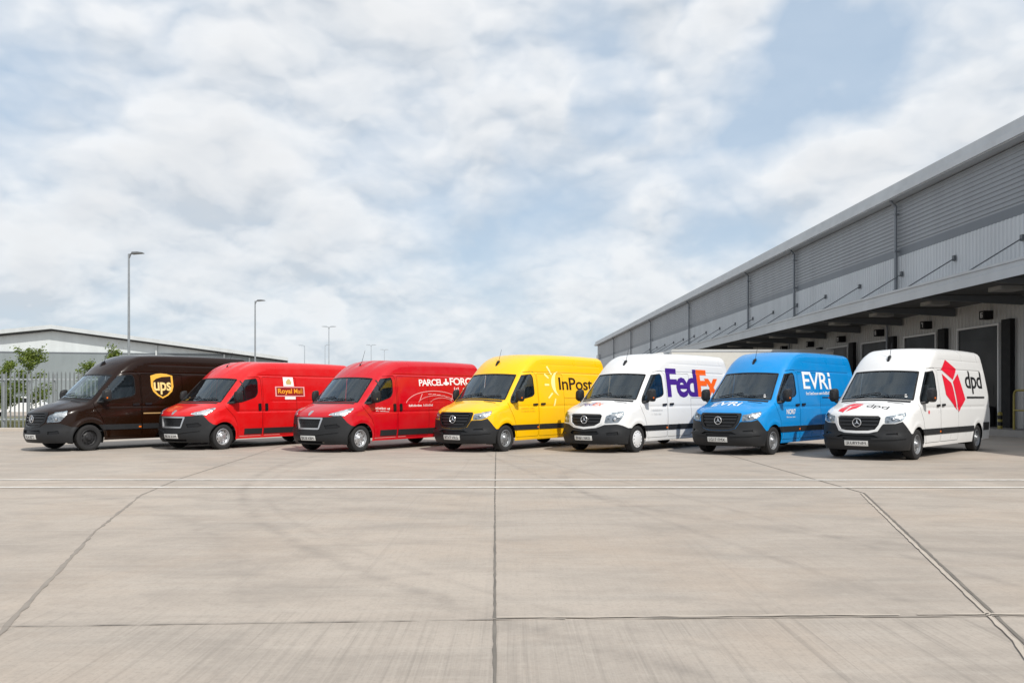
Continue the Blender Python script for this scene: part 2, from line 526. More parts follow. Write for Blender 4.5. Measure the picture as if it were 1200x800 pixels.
def build_van(spec):
    kind = spec['kind']; K = SNUB if kind == 'snub' else TALL
    if spec.get('flare'): K = dict(K, flare=spec['flare'])
    S = VanShape(K); fu, su = S.fu, S.su
    root = empty('delivery_van')
    pm = M[spec['paint']]
    snub = kind == 'snub'; old = kind == 'old'
    us, zs = S.seam()
    U1 = us[-1]
    # ---------------- outline and regions of the wrap chart
    seamP = [(float(a), float(b)) for a, b in zip(us, zs)]
    fz = .23 if not snub else .21
    bottom = [(S.U0, fz), su(.30, fz), su(.62, fz + .01), (1.5, .27), (S.L - 1.6, .27), (S.XE + .2, .30), (U1, .30)]
    bottom = densify(bottom, .06, False)
    domain = bottom + seamP[::-1]
    arches = [densify(circle(x, .345, .405, 44), .05) for x in S.xw]
    C = lambda p: densify(p, .05)
    sym = lambda half: [(-1.0 + S.U0, half[0][1])] + half + [(-1.0 + S.U0, half[-1][1])]
    # front
    if kind == 'new':
        g_in = [fu(0.0, .995), fu(.43, .995), fu(.485, .955), fu(.455, .80), fu(.385, .695), fu(.25, .668), fu(0.0, .662)]
        g_out = [fu(0.0, 1.045), fu(.50, 1.045), fu(.55, .985), fu(.515, .80), fu(.43, .655), fu(.27, .615), fu(0.0, .607)]
        hl = [fu(.565, .985), fu(.76, 1.02), su(.36, 1.055), su(.60, 1.115), su(.53, 1.00), su(.40, .89), fu(.76, .845), fu(.565, .835)]
        bp = [fu(0.0, .1), su(.85, .1), su(.85, .60), su(.63, .60), su(.55, .68), su(.41, .872), fu(.76, .828), fu(.55, .82), fu(.525, .80), fu(.44, .65), fu(.27, .606), fu(0.0, .598)]
        lo_in = [fu(0.0, .56), fu(.36, .57), fu(.47, .52), fu(.40, .475), fu(0.0, .47)]
        fog = [fu(.60, .60), fu(.80, .625), su(.30, .56), fu(.83, .575), fu(.60, .575)]
    elif kind == 'old':
        g_in = [fu(0.0, .99), fu(.42, .985), fu(.475, .945), fu(.44, .77), fu(.30, .69), fu(0.0, .66)]
        g_out = [fu(0.0, 1.04), fu(.48, 1.035), fu(.54, .97), fu(.50, .76), fu(.34, .64), fu(0.0, .602)]
        hl = [fu(.57, .94), fu(.70, 1.00), su(.32, 1.05), su(.56, 1.085), su(.50, .95), su(.40, .83), fu(.84, .775), fu(.545, .755)]
        bp = [fu(0.0, .1), su(.85, .1), su(.85, .63), su(.60, .64), su(.45, .70), su(.36, .73), fu(.80, .735), fu(.55, .72), fu(.36, .64), fu(0.0, .594)]
        lo_in = [fu(0.0, .545), fu(.38, .56), fu(.44, .50), fu(.40, .47), fu(0.0, .465)]
        fog = [fu(.62, .52), fu(.84, .55), fu(.86, .47), fu(.62, .45)]
    else:
        g_out = [fu(0.0, .892), fu(.44, .892), fu(.455, .87), fu(.37, .605), fu(.34, .59), fu(0.0, .59)]
        g_in = [fu(0.0, .858), fu(.405, .858), fu(.345, .632), fu(0.0, .632)]
        hl = [fu(.60, .925), fu(.66, .995), su(.42, 1.075), su(.72, 1.155), su(.66, 1.085), su(.47, 1.00), su(.36, .955)]
        bp = [fu(0.0, .1), su(.85, .1), su(.85, .66), su(.64, .69), su(.54, .77), su(.43, .95), su(.35, .935), fu(.58, .912), fu(.46, .905), fu(0.0, .905)]
        lo_in = [fu(0.0, .30), fu(.50, .30), fu(.46, .245), fu(0.0, .245)]
        fog = [fu(.50, .70), fu(.80, .74), su(.33, .745), fu(.86, .67), fu(.80, .62), fu(.54, .605)]
    pz = .385 if not snub else .375
    plate = [fu(0.0, pz + .055), fu(.26, pz + .055), fu(.26, pz - .055), fu(0.0, pz - .055)]
    # side
    if not snub:
        win = rounded([(1.27, 1.275), (1.33, 1.375), (1.86, 2.005), (2.31, 2.05), (2.385, 1.96), (2.40, 1.50), (2.28, 1.43), (1.75, 1.345)], .07)
        door = rounded([(1.50, .36), (1.50, .62), (1.40, .88), (1.20, 1.16), (1.19, 1.30), (1.30, 1.44), (1.84, 2.08), (2.42, 2.115), (2.535, 2.02), (2.545, 1.3), (2.545, .36)], .05)
        slide = rounded([(2.575, .36), (2.575, 2.07), (3.86, 2.07), (3.86, .36)], .05)
    else:
        win = rounded([(1.10, 1.235), (1.19, 1.35), (1.76, 1.90), (2.20, 1.95), (2.245, 1.86), (2.23, 1.52), (2.12, 1.40), (1.62, 1.265)], .08)
        door = rounded([(1.47, .34), (1.47, .64), (1.38, .86), (1.08, 1.13), (1.05, 1.24), (1.13, 1.37), (1.74, 1.96), (2.30, 1.995), (2.36, 1.90), (2.37, 1.3), (2.37, .34)], .05)
        slide = rounded([(2.42, .34), (2.42, 1.99), (3.72, 1.99), (3.72, .34)], .05)
    # designs for x < S0 given in side coordinates are moved into wrap coordinates
    fixs = lambda poly: [su(x, z) if x < S0 else (x, z) for x, z in poly]
    win, door, slide = fixs(win), fixs(door), fixs(slide)
    win_in = inset(win, .022)
    door_o, door_i = inset(door, -.005), inset(door, .006)
    slide_o, slide_i = inset(slide, -.005), inset(slide, .006)
    tail = [(S.XE + .50, .75), (S.XE + .50, 1.45), (S.XE + .80, 1.45), (S.XE + .80, .75)]
    paint_sur = spec.get('surround') == 'paint'
    P2 = dict(domain=densify(domain, .08), plate=C(sym(plate)), g_in=C(sym(g_in)), g_out=C(sym(g_out)), hl=C(rounded(hl, .035, 3) if not snub else [(9, 9), (9.1, 9), (9.1, 9.1)]), lo_in=C(sym(lo_in)), fog=C(fog), bp=C(sym(bp)),
              win_in=C(win_in), win=C(win), door_i=C(door_i), door_o=C(door_o), slide_i=C(slide_i), slide_o=C(slide_o), tail=C(tail))
    gx = np.arange(S.U0, U1, .07); gz = np.arange(.26, 2.7, .07)
    G = [np.array([(a, b) for a in gx for b in gz])]; LN = []
    for z0, d, sg, xa in K['creases']:
        xs_ = np.arange(xa, S.XE, .11)
        for q in (-2.0, -1.0, -.5, 0, .5, 1.0, 2.0): LN.append([(float(a), z0 + q * sg) for a in xs_])
    for xw in S.xw:
        for r in (.44, .47, .51, .56): G.append(np.array(circle(xw, .345, r, 36, .1, math.pi - .1)))
    G = np.concatenate(G); G = G[in_poly(G, P2['domain'])]
    V2, tr = cdt(list(P2.values()) + arches, G, .05, LN)
    cen = V2[tr].mean(1)
    lab = np.full(len(tr), 'body', dtype=object)
    I = {k: in_poly(cen, v) for k, v in P2.items()}
    def put(mask, name): lab[mask & (lab == 'body')] = name
    put(~I['domain'], 'none')
    for a in arches: put(in_poly(cen, a), 'none')
    put(I['plate'], 'number_plate')
    put(I['g_in'], 'grille'); put(I['hl'], 'headlight'); put(I['lo_in'], 'lower_intake'); put(I['fog'], 'fog')
    if snub: put(I['g_out'], 'grille_frame')
    else: put(I['g_out'], 'surround' if paint_sur else 'black_surround')
    put(I['bp'], 'bumper'); put(I['win_in'], 'front_window'); put(I['win'], 'window_seal')
    put(I['door_i'], 'front_door'); put(I['door_o'], 'none'); put(I['slide_i'], 'sliding_door'); put(I['slide_o'], 'none'); put(I['tail'], 'tail_light')
    needed = np.unique(tr[lab != 'none']); Pw = np.zeros((len(V2), 3)); Nw = np.zeros((len(V2), 3)); Nw[:, 2] = 1
    # seam points of the centre line must sit on y = 0
    Pw[needed] = S.wrap(V2[needed]); Nw[needed] = S.grad(Pw[needed])
    def W(name, side):
        t = tr[lab == name]
        if side > 0: return (Pw, Nw, t)
        mp = Pw.copy(); mp[:, 1] *= -1; mn = Nw.copy(); mn[:, 1] *= -1
        return (mp, mn, t)
    # ---------------- top chart
    sx = S.wrap(np.stack([us, zs], 1))
    edge = [(float(p[0]), float(max(p[1], 0))) for p in sx]
    outline = edge + [(x, -y) for x, y in edge[::-1][1:-1]]
    xb, xt = (.985, 1.69) if not snub else (.805, 1.54)
    yb, yt = (.84, .745) if not snub else (.84, .75)
    bow = lambda y: float(S.bow(np.array(y)))
    ws = [(xb + bow(y), y) for y in np.linspace(-yb, yb, 33)] + [(xt + bow(y), y) for y in np.linspace(yt, -yt, 29)]
    ws = rounded(ws, .02, 1)
    ws_in = inset(ws, .035)
    hood = [(-1, -2), (-1, 2)] + [(xb - .10 + bow(y), y) for y in np.linspace(1.3, -1.3, 41)]
    cowl = [(xb - .085 + bow(y), y) for y in np.linspace(-.80, .80, 31)] + [(xb - .012 + bow(y), y) for y in np.linspace(.80, -.80, 31)]
    hood_gap = [(xb - .10 + bow(y), y) for y in np.linspace(-.9, .9, 31)] + [(xb - .087 + bow(y), y) for y in np.linspace(.9, -.9, 31)]
    T2 = dict(outline=densify(outline, .09), ws_in=C(ws_in), ws=C(ws), cowl=C(cowl), hood=densify(hood, .08))
    if kind == 'old' or kind == 'new':
        for i, sg in enumerate((-1, 1)):
            T2['vent%d' % i] = C(rounded([(xb - .15 + bow(.42), sg * .36), (xb - .15 + bow(.66), sg * .70), (xb - .115 + bow(.66), sg * .70), (xb - .115 + bow(.42), sg * .36)], .01, 2))
    gx = np.arange(-.1, S.L, .075); gy = np.arange(-.95, .951, .075)
    G = np.array([(a, b) for a in gx for b in gy]); G = G[in_poly(G, T2['outline'])]
    TV, tt = cdt(list(T2.values()), G, .06)
    cen = TV[tt].mean(1); tl = np.full(len(tt), 'body', dtype=object)
    J = {k: in_poly(cen, v) for k, v in T2.items()}
    tl[~J['outline']] = 'none'
    def putt(m, n): tl[m & (tl == 'body')] = n
    putt(J['ws_in'], 'windscreen'); putt(J['ws'], 'seal'); putt(J['cowl'], 'cowl')
    for k in J:
        if k.startswith('vent'): putt(J[k], k)
    putt(J['hood'], 'bonnet')
    need = np.unique(tt[tl != 'none']); Pt = np.zeros((len(TV), 3)); Nt = np.zeros((len(TV), 3)); Nt[:, 2] = 1
    Pt[need] = S.topmap(TV[need]); Nt[need] = S.grad(Pt[need])
    TT = lambda n: (Pt, Nt, tt[tl == n])
    # ---------------- objects
    body = region_object('body', [W('body', 1), W('body', -1), TT('body')] + ([] if not paint_sur else []), pm, root, 0, 0)
    region_object('bonnet', [TT('bonnet')], pm, root, .002, .012)
    region_object('windscreen', [TT('windscreen')], M['windscreen'], root, -.004)
    region_object('windscreen_seal', [TT('seal')], M['seal'], root, .002, .012)
    region_object('cowl', [TT('cowl')], M['plastic'], root, -.004, 0)
    for k in ('vent0', 'vent1'):
        if (tl == k).any(): region_object('bonnet_vent', [TT(k)], M['seal'], root, -.004, 0)
    bump_o = region_object('bumper', [W('bumper', 1), W('bumper', -1)], M['plastic'], root, .012, .03, True)
    region_object('lower_intake', [W('lower_intake', 1), W('lower_intake', -1)], M['grille'], bump_o, -.03, 0)
    if not snub:
        pass
    for sd in (1, -1): region_object('fog_recess', [W('fog', sd)], M['gloss_black'], bump_o, -.012, 0)
    if paint_sur: region_object('grille_surround', [W('surround', 1), W('surround', -1)], pm, root, .014, .05, True)
    elif snub: region_object('grille_frame', [W('grille_frame', 1), W('grille_frame', -1)], M['silver'], root, .02, .05, True)
    else: region_object('grille_surround', [W('black_surround', 1), W('black_surround', -1)], M[spec.get('surround', 'plastic')], root, .010, .04, True)
    grille = region_object('grille', [W('grille', 1), W('grille', -1)], M['grille'], root, -.03, 0)
    # patches laid on the finished surface
    def side_patch(name, V, Fc, mat, parent, off=.007, sk=0.0, sides=(1,), step=.06):
        V, Fc = refine(V, Fc, step)
        P = S.wrap(np.array([su(*p) if p[0] < S0 else p for p in V])); N = S.grad(P)
        parts = []
        for sd in sides:
            p, n = P.copy(), N.copy(); p[:, 1] *= sd; n[:, 1] *= sd
            parts.append((p, n, Fc))
        return region_object(name, parts, mat, parent, off, sk)
    def front_patch(name, V, Fc, mat, parent, off=.004, sk=0.0):
        """V in (y, z) seen from the front, y may have either sign"""
        V, Fc = refine(V, Fc, .09)
        O = np.stack([np.full(len(V), S0), V[:, 0], V[:, 1]], 1)
        P = S.ray(O, np.tile([-1., 0, 0], (len(V), 1))); N = S.grad(P)
        return region_object(name, [(P, N, Fc)], mat, parent, off, sk)
    def hood_patch(name, V, Fc, mat, parent, off=.006):
        V, Fc = refine(V, Fc, .07)
        P = S.topmap(np.stack([V[:, 1], V[:, 0]], 1)); N = S.grad(P)
        return region_object(name, [(P, N, Fc)], mat, parent, off, 0)
    if snub:
        for z in (.665, .70, .735, .77, .805, .835):
            front_patch('grille_bar', *poly_mesh([[(-.36, z - .006), (.36, z - .006), (.37, z + .006), (-.37, z + .006)]]), M['grille_bar'], grille, -.018, .012)
    else:
        for z, w in ((.72, .34), (.80, .42), (.88, .44), (.955, .45)):
            front_patch('grille_bar', *poly_mesh([[(-w, z - .014), (w, z - .014), (w + .01, z + .014), (-w - .01, z + .014)]]), M['grille_bar'], grille, -.004, .03)
    # emblem
    ez = .845 if not snub else 1.0
    ring = []; em = MB()
    ex = float(S.ray(np.array([[S0, 0, ez]]), np.array([[-1., 0, 0]]))[0][0]) - .022
    if not snub:
        rr, tt_ = .092, .010
        rows = [[(ex + tt_ * math.sin(b), (rr + tt_ * math.cos(b)) * math.cos(a), ez + (rr + tt_ * math.cos(b)) * math.sin(a)) for b in [2 * math.pi * j / 6 for j in range(6)]] for a in [2 * math.pi * i / 28 for i in range(29)]]
        em.quadgrid(rows, True)
        for k in range(3):
            a = math.pi / 2 + k * 2 * math.pi / 3
            t = (math.cos(a), math.sin(a)); n = (-t[1], t[0])
            em.poly([(ex - .018, 0, ez), (ex, n[0] * .018, ez + n[1] * .018), (ex, t[0] * .088, ez + t[1] * .088)])
            em.poly([(ex - .018, 0, ez), (ex, t[0] * .088, ez + t[1] * .088), (ex, -n[0] * .018, ez - n[1] * .018)])
            a2 = a + math.pi / 3; q = (math.cos(a2) * .02, math.sin(a2) * .02)
        em.obj('emblem', M['chrome'], grille, True)
    else:
        P3 = [(0, .065), (.045, .05), (.05, 0), (.03, -.045), (0, -.065), (-.03, -.045), (-.05, 0), (-.045, .05)]
        front_patch('emblem', *poly_mesh([[(a, ez + b) for a, b in P3]]), M['silver'], root, .012, .012)
    # plate
    plate_o = region_object('number_plate', [W('number_plate', 1), W('number_plate', -1)], M['plate'], bump_o, .022, .012, True)
    plx = float(S.ray(np.array([[S0, 0, pz]]), np.array([[-1., 0, 0]]))[0][0])
    TVx, TFx, asp = text_mesh(spec['plate'], .0)
    front_patch('plate_lettering', np.stack([(TVx[:, 0] - .5) * .43, pz - .034 + TVx[:, 1] * .068], 1), TFx, M['ink'], bump_o, .0245, 0)
    def wrap_patch(name, poly, mat, parent, off, sk):
        for sd in (1, -1):
            V, Fc = refine(*poly_mesh([poly]), .06); P = S.wrap(V); N = S.grad(P)
            region_object(name, [(P * [1, sd, 1], N * [1, sd, 1], Fc)], mat, parent, off, sk)
    if kind == 'new': wrap_patch('bumper_ridge', [fu(.32, .505), fu(.55, .515), fu(.80, .525), su(.30, .53), su(.45, .535), su(.45, .50), su(.30, .49), fu(.80, .48), fu(.55, .47), fu(.32, .465)], M['plastic'], bump_o, .034, .03)
    elif snub: wrap_patch('bumper_ridge', [fu(.28, .50), fu(.55, .54), fu(.80, .56), su(.36, .57), su(.36, .53), fu(.80, .52), fu(.55, .49), fu(.28, .45)], M['plastic'], bump_o, .032, .03)
    # lamps, doors, windows
    for sd in (1, -1):
        if not snub:
            h = region_object('headlight', [W('headlight', sd)], M['reflector'], root, -.03, 0)
            region_object('lens', [W('headlight', sd)], M['lens'], h, .004, .035)
        else:
            H3 = [(.30, .56, .925), (.30, .60, .985), (.36, .72, 1.035), (.52, .86, 1.10), (.76, .97, 1.165), (.72, .985, 1.105), (.58, .97, 1.03), (.45, .93, .965), (.34, .80, .935)]
            Dv = np.array([-.62, .55, .56]); Dv /= np.linalg.norm(Dv)
            e1 = np.cross(Dv, [0, 0, 1.]); e1 /= np.linalg.norm(e1); e2 = np.cross(e1, Dv)
            O0 = np.array([1.0, .35, .65])
            poly = rounded([((np.array(p) - O0) @ e1, (np.array(p) - O0) @ e2) for p in H3], .03, 3)
            V, Fc = refine(*poly_mesh([poly]), .05)
            Pq = S.ray(O0 + V[:, :1] * e1 + V[:, 1:] * e2, np.tile(Dv, (len(V), 1))); Nq = S.grad(Pq)
            Pq = Pq * [1, sd, 1]; Nq = Nq * [1, sd, 1]
            h = region_object('headlight', [(Pq, Nq, Fc)], M['reflector'], root, .004, .012)
            region_object('lens', [(Pq, Nq, Fc)], M['lens'], h, .018, .016)
        pj = MB()
        if snub: cy, cz = .70, .965
        elif old: cy, cz = .74, .85
        else: cy, cz = .70, .925
        px = float(S.ray(np.array([[S0, cy, cz]]), np.array([[-1., 0, 0]]))[0][0])
        rp = .055 if old else .04
        rows = []
        for q in range(5):
            a = q / 4 * math.pi / 2
            rows.append([(px + .022 - .02 * math.sin(a), -sd * cy + rp * math.cos(a) * math.cos(t), cz + rp * math.cos(a) * math.sin(t)) for t in [2 * math.pi * i / 14 for i in range(14)]])
        pj.quadgrid(rows, True); pj.obj('projector', M['chrome'], h, True)
        if old or kind == 'new':
            pass
        d = region_object('front_door', [W('front_door', sd)], pm, root, .001, .03)
        region_object('front_window', [W('front_window', sd)], M['side_glass'], d, -.006)
        region_object('window_seal', [W('window_seal', sd)], M['seal'], d, .001, .012)
        sl = region_object('sliding_door', [W('sliding_door', sd)], pm, root, .001, .03)
        region_object('tail_light', [W('tail_light', sd)], M['tail_red'], root, .006, .02)
        if snub:
            V, Fc = poly_mesh([rounded([(2.22, 1.04), (2.22, 1.24), (2.325, 1.24), (2.325, 1.04)], .03)])
            side_patch('door_handle', V, Fc, M['gloss_black'], d, .02, .03, (sd,))
            V, Fc = poly_mesh([rounded([(2.47, 1.04), (2.47, 1.24), (2.575, 1.24), (2.575, 1.04)], .03)])
            side_patch('door_handle', V, Fc, M['gloss_black'], sl, .02, .03, (sd,))
            V, Fc = poly_mesh([[(1.735, 1.31), (1.70, 1.86), (1.735, 1.875), (1.77, 1.31)]])
            side_patch('window_divider', V, Fc, M['seal'], d, .003, .012, (sd,))
        else:
            V, Fc = poly_mesh([rounded([(2.29, 1.195), (2.29, 1.24), (2.49, 1.25), (2.49, 1.20)], .02)])
            side_patch('door_handle', V, Fc, M['ink'], d, .03, .03, (sd,))
            V, Fc = poly_mesh([rounded([(2.66, 1.205), (2.66, 1.255), (2.86, 1.26), (2.86, 1.21)], .02)])
            side_patch('door_handle', V, Fc, M['ink'], sl, .03, .03, (sd,))
            xa_ = {'white': 4.6, 'blue': 4.0}.get(spec['paint'], 3.88); xa_ = xa_ if kind == 'new' else 3.88; hh_ = .022 if spec['paint'] == 'white' and kind == 'new' else .012
            V, Fc = poly_mesh([[(xa_, 1.41 - hh_), (6.05, 1.41 - hh_), (6.05, 1.41 + hh_), (xa_, 1.41 + hh_)]])
            side_patch('slide_rail', V, Fc, M['ink'] if kind == 'new' and spec['paint'] != 'yellow' else pm, root, .012, .012, (sd,))
        # protective strip, broken at the door gaps
        if snub: segs = [(1.72, 2.362, .385, .545), (2.43, 3.712, .385, .545), (3.73, S.xw[1] - .52, .385, .545)]
        else: segs = [(S.xw[0] + .41, 2.54, .545, .685), (2.582, 3.852, .545, .685), (3.87, S.xw[1] - .41, .545, .685), (S.xw[1] + .41, S.L - .28, .545, .75)]
        for a, b, z0, z1 in segs:
            n = max(2, int((b - a) / .08))
            A = [(a + (b - a) * i / n, z1) for i in range(n + 1)]; B = [(a + (b - a) * i / n, z0) for i in range(n + 1)]
            if not snub and abs(a - S.xw[0] - .41) < 1e-6:
                A[0] = (S.xw[0] + .225, z1) ; B[0] = (S.xw[0] + .36, z0)
                A[1] = (max(A[1][0] - .02, S.xw[0] + .30), z1)
            V, Fc = poly_mesh([A + B[::-1]])
            side_patch('side_trim', V, Fc, M['plastic'], root, .016, .02, (sd,))
        side_patch('side_marker', *poly_mesh([[(2.46, .585), (2.46, .625), (2.53, .625), (2.53, .585)]]), M['amber'], root, .022, .01, (sd,)) if not snub else None
        # door mirror
        mx = 1.40 if not snub else 1.30
        mz = 1.30 if not snub else 1.27
        wy = float(S.W(np.array([mx]), np.array([mz + .1]))[0])
        mm = MB()
        Y = lambda y: -sd * y
        mm.tube((mx, Y(wy - .03), mz), (mx + .02, Y(wy + .12), mz + .02), .035, .03, 8)
        mm.tube((mx - .1, Y(wy - .02), mz - .02), (mx + .02, Y(wy + .10), mz + .0), .03, .03, 8)
        prof = [(0, .0), (.03, .055), (.10, .085), (.17, .09), (.195, .085)]
        fold = sd < 0 and spec['paint'] in ('red', 'crimson', 'brown', 'yellow')
        cyc = wy + (.085 if fold else .17); mw = .06 if fold else .10; mh = .165 if not snub else .165
        rows = []
        for dx, _ in prof:
            k = {0: .35, .03: .78, .10: .97, .17: 1.0, .195: .96}[dx]
            rows.append([(mx - .06 + dx, Y(cyc + k * mw * np.sign(math.cos(t)) * abs(math.cos(t)) ** .6), mz + mh + k * mh * np.sign(math.sin(t)) * abs(math.sin(t)) ** .6) for t in [2 * math.pi * i / 20 for i in range(20)]])
        mm.quadgrid(rows, True); mm.poly(rows[0][::-1])
        mo = mm.obj('door_mirror', M['plastic'], root, True)
        g = MB(); g.poly([(mx + .132, p[1], p[2]) for p in rows[3]])
        g.obj('mirror_glass', M['mirror'], mo)
        ind = MB(); ind.box(mx + .0, mx + .03, min(Y(cyc + mw - .02), Y(cyc + mw + .004)), max(Y(cyc + mw - .02), Y(cyc + mw + .004)), mz + .08, mz + .12)
        ind.obj('indicator', M['chrome' if snub else 'amber'], mo)
    # wheels
    for xi, xw in enumerate(S.xw):
        for sd in (1, -1):
            yo = .955 * 1.0
            sg = -sd      # outward direction in object space
            w = MB(); rim = spec['rim']
            if rim == 'cover':
                w.lathe_y([(.222, -.02), (.218, .0), (.205, .006), (.19, .0), (.15, .018), (.08, .03), (0.001, .034)], xw, sg * yo, .345, sg, 32, 0)
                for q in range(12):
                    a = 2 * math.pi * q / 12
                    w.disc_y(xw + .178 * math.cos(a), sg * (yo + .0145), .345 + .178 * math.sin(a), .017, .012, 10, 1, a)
            else:
                w.lathe_y([(.222, -.03), (.226, .0), (.214, .006), (.207, -.01), (.20, -.05), (.185, -.062), (.145, -.045), (.118, -.028), (.10, -.030), (.088, -.012), (.062, .006), (.055, .02), (0.001, .024)], xw, sg * yo, .345, sg, 32, 0)
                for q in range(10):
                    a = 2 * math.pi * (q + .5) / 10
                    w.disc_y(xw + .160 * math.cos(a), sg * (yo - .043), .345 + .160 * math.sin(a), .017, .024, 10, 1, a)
                for q in range(6):
                    a = 2 * math.pi * q / 6
                    w.tube((xw + .078 * math.cos(a), sg * (yo - .02), .345 + .078 * math.sin(a)), (xw + .078 * math.cos(a), sg * (yo + .012), .345 + .078 * math.sin(a)), .011, n=6)
            mat = {'cover': 'white_cap', 'silver': 'silver', 'grey': 'grey_rim', 'dark': 'dark_rim'}[rim]
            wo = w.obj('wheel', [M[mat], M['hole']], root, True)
            t = MB()
            t.lathe_y([(.215, -.22), (.23, -.215), (.30, -.225), (.335, -.205), (.345, -.17), (.345, -.125), (.338, -.12), (.338, -.11), (.345, -.105), (.345, -.06), (.338, -.055), (.345, -.05), (.345, -.025), (.336, .0), (.305, .018), (.265, .016), (.235, .006), (.222, .0), (.212, -.02)], xw, sg * yo, .345, sg, 36)
            t.obj('tyre', M['rubber'], wo, True)
    # underbody, wheel boxes
    ub = MB()
    ub.box(.45, S.L - .15, -.70, .70, .33, .52)
    for sd in (1, -1):
        y0, y1 = sd * .66, sd * .93
        a, b = min(y0, y1), max(y0, y1)
        ub.box(S.xw[0] + .47, S.xw[1] - .47, a, b, .34, .50)
        for xw in S.xw:
            arc = [(xw + .43 * math.cos(t), .345 + .43 * math.sin(t)) for t in np.linspace(-.35, math.pi + .35, 22)]
            rows = [[(p[0], sd * y, p[1]) for p in arc] for y in (.62, .90)]
            ub.quadgrid(rows)
            ub.poly([(p[0], sd * .62, p[1]) for p in arc])
    ub.tube((S.xw[1] - .9, .3, .30), (S.xw[1] + .8, .3, .33), .05); ub.tube((S.xw[1], -.8, .345), (S.xw[1], .8, .345), .07); ub.tube((S.xw[0], -.8, .30), (S.xw[0], .8, .30), .05)
    ub.obj('underbody', M['liner'], root)
    # cab interior
    it = MB()
    xbk = 2.62
    zl = np.linspace(.5, 2.45 if not snub else 2.3, 9)
    wl = S.W(np.full(9, xbk), zl) - .05
    it.poly([(xbk, float(w_), float(z)) for w_, z in zip(wl, zl)] + [(xbk, -float(w_), float(z)) for w_, z in zip(wl[::-1], zl[::-1])])
    it.obj('bulkhead', M['interior'], root)
    ds = MB(); dz = 1.22 if not snub else 1.14; dx0 = 1.02 if not snub else .88
    rows = []
    for y in np.linspace(-.86, .86, 9):
        o_ = bow(y) * .9
        rows.append([(dx0 + o_ - .02, y, dz - .35), (dx0 + o_, y, dz), (dx0 + o_ + .22, y, dz + .05), (dx0 + .62, y, dz - .0), (dx0 + .70, y, dz - .12), (dx0 + .62, y, .75), (dx0 + .5, y, .52)])
    ds.quadgrid(rows); ds.box(dx0 + .3, xbk, -.86, .86, .50, .54)
    ds.obj('dashboard', M['interior'], root, True)
    for ys in (-.52, .12, .55):
        s_ = MB(); ya, yb_ = -ys - .22, -ys + .22     # object space
        s_.prism(rounded([(1.78, .98), (1.80, 1.10), (2.24, 1.07), (2.26, .92), (1.86, .92)], .05), 'y', ya, yb_)
        s_.prism(rounded([(2.14, 1.08), (2.28, 1.06), (2.46, 1.66), (2.40, 1.72), (2.31, 1.68)], .05), 'y', ya + .01, yb_ - .01)
        s_.prism(rounded([(2.345, 1.74), (2.41, 1.73), (2.46, 1.90), (2.38, 1.91)], .03), 'y', ya + .09, yb_ - .09)
        s_.tube((2.0, (ya + yb_) / 2, .54), (2.0, (ya + yb_) / 2, .93), .12)
        s_.obj('seat', M['seat'], root, True)
    sw = MB(); c = Vector((dx0 + .72, .52, dz + .05)); ax = Vector((.72, 0, .69)).normalized(); u_ = Vector((0, 1, 0)); v_ = ax.cross(u_)
    rows = [[c + (u_ * math.cos(a) + v_ * math.sin(a)) * (.19 + .016 * math.cos(b)) + ax * .016 * math.sin(b) for b in [2 * math.pi * j / 6 for j in range(6)]] for a in [2 * math.pi * i / 24 for i in range(25)]]
    sw.quadgrid(rows, True)
    for a in (0, math.pi, -math.pi / 2): sw.tube(c, c + (u_ * math.cos(a) + v_ * math.sin(a)) * .185, .02, n=6)
    sw.tube(c, c - ax * .3, .03); sw.obj('steering_wheel', M['gloss_black'], root, True)
    # interior mirror, sticker, wipers, aerial
    for k, (ya, ybk) in enumerate(((-.55, .12), (.05, .70))):
        wp = MB(); pts = []
        for i in range(9):
            y = ya + (ybk - ya) * i / 8; pts.append((xb + .055 + .012 * i * (.6 if k else 1) + bow(y), y))
        Pq = S.topmap(np.array(pts)) + S.grad(S.topmap(np.array(pts))) * .022
        for i in range(8): wp.tube((Pq[i][0], -Pq[i][1], Pq[i][2]), (Pq[i + 1][0], -Pq[i + 1][1], Pq[i + 1][2]), .011, n=6)
        wp.obj('wiper', M['ink'], root)
    ax_ = 1.96 if not snub else 1.98
    ap = S.topmap(np.array([[ax_, .0]]))[0]
    an = MB()
    if not snub:
        an.prism([(ap[0] - .07, ap[2] - .075), (ap[0] + .10, ap[2] + .045), (ap[0] + .08, ap[2] + .11), (ap[0] + .02, ap[2] + .085)], 'y', -.028, .028)
    else: an.tube((ap[0], 0, ap[2] - .01), (ap[0] + .02, 0, ap[2] + .05), .025, .015)
    an.tube((ap[0] + .06, 0, ap[2] + .06), (ap[0] + .20, 0, ap[2] + .42), .007, .004, 6)
    an.obj('aerial', M['ink'], root)
    if kind == 'new' and spec['paint'] in ('white', 'blue'):
        hood_patch('windscreen_sticker', *poly_mesh([circle(.66, xb + .11 + bow(.66), .035, 12)]), M['white_vinyl'], root)
    spec['livery'](root, side_patch, hood_patch, front_patch)
    # place: x backwards, y mirrored
    X, Y, th = spec['pos']
    root.location = (X, Y, 0); root.rotation_euler = (0, 0, math.pi / 2 - th)
    tag(root, spec['label'], 'van', 'delivery vans parked side by side in a row')
    return root

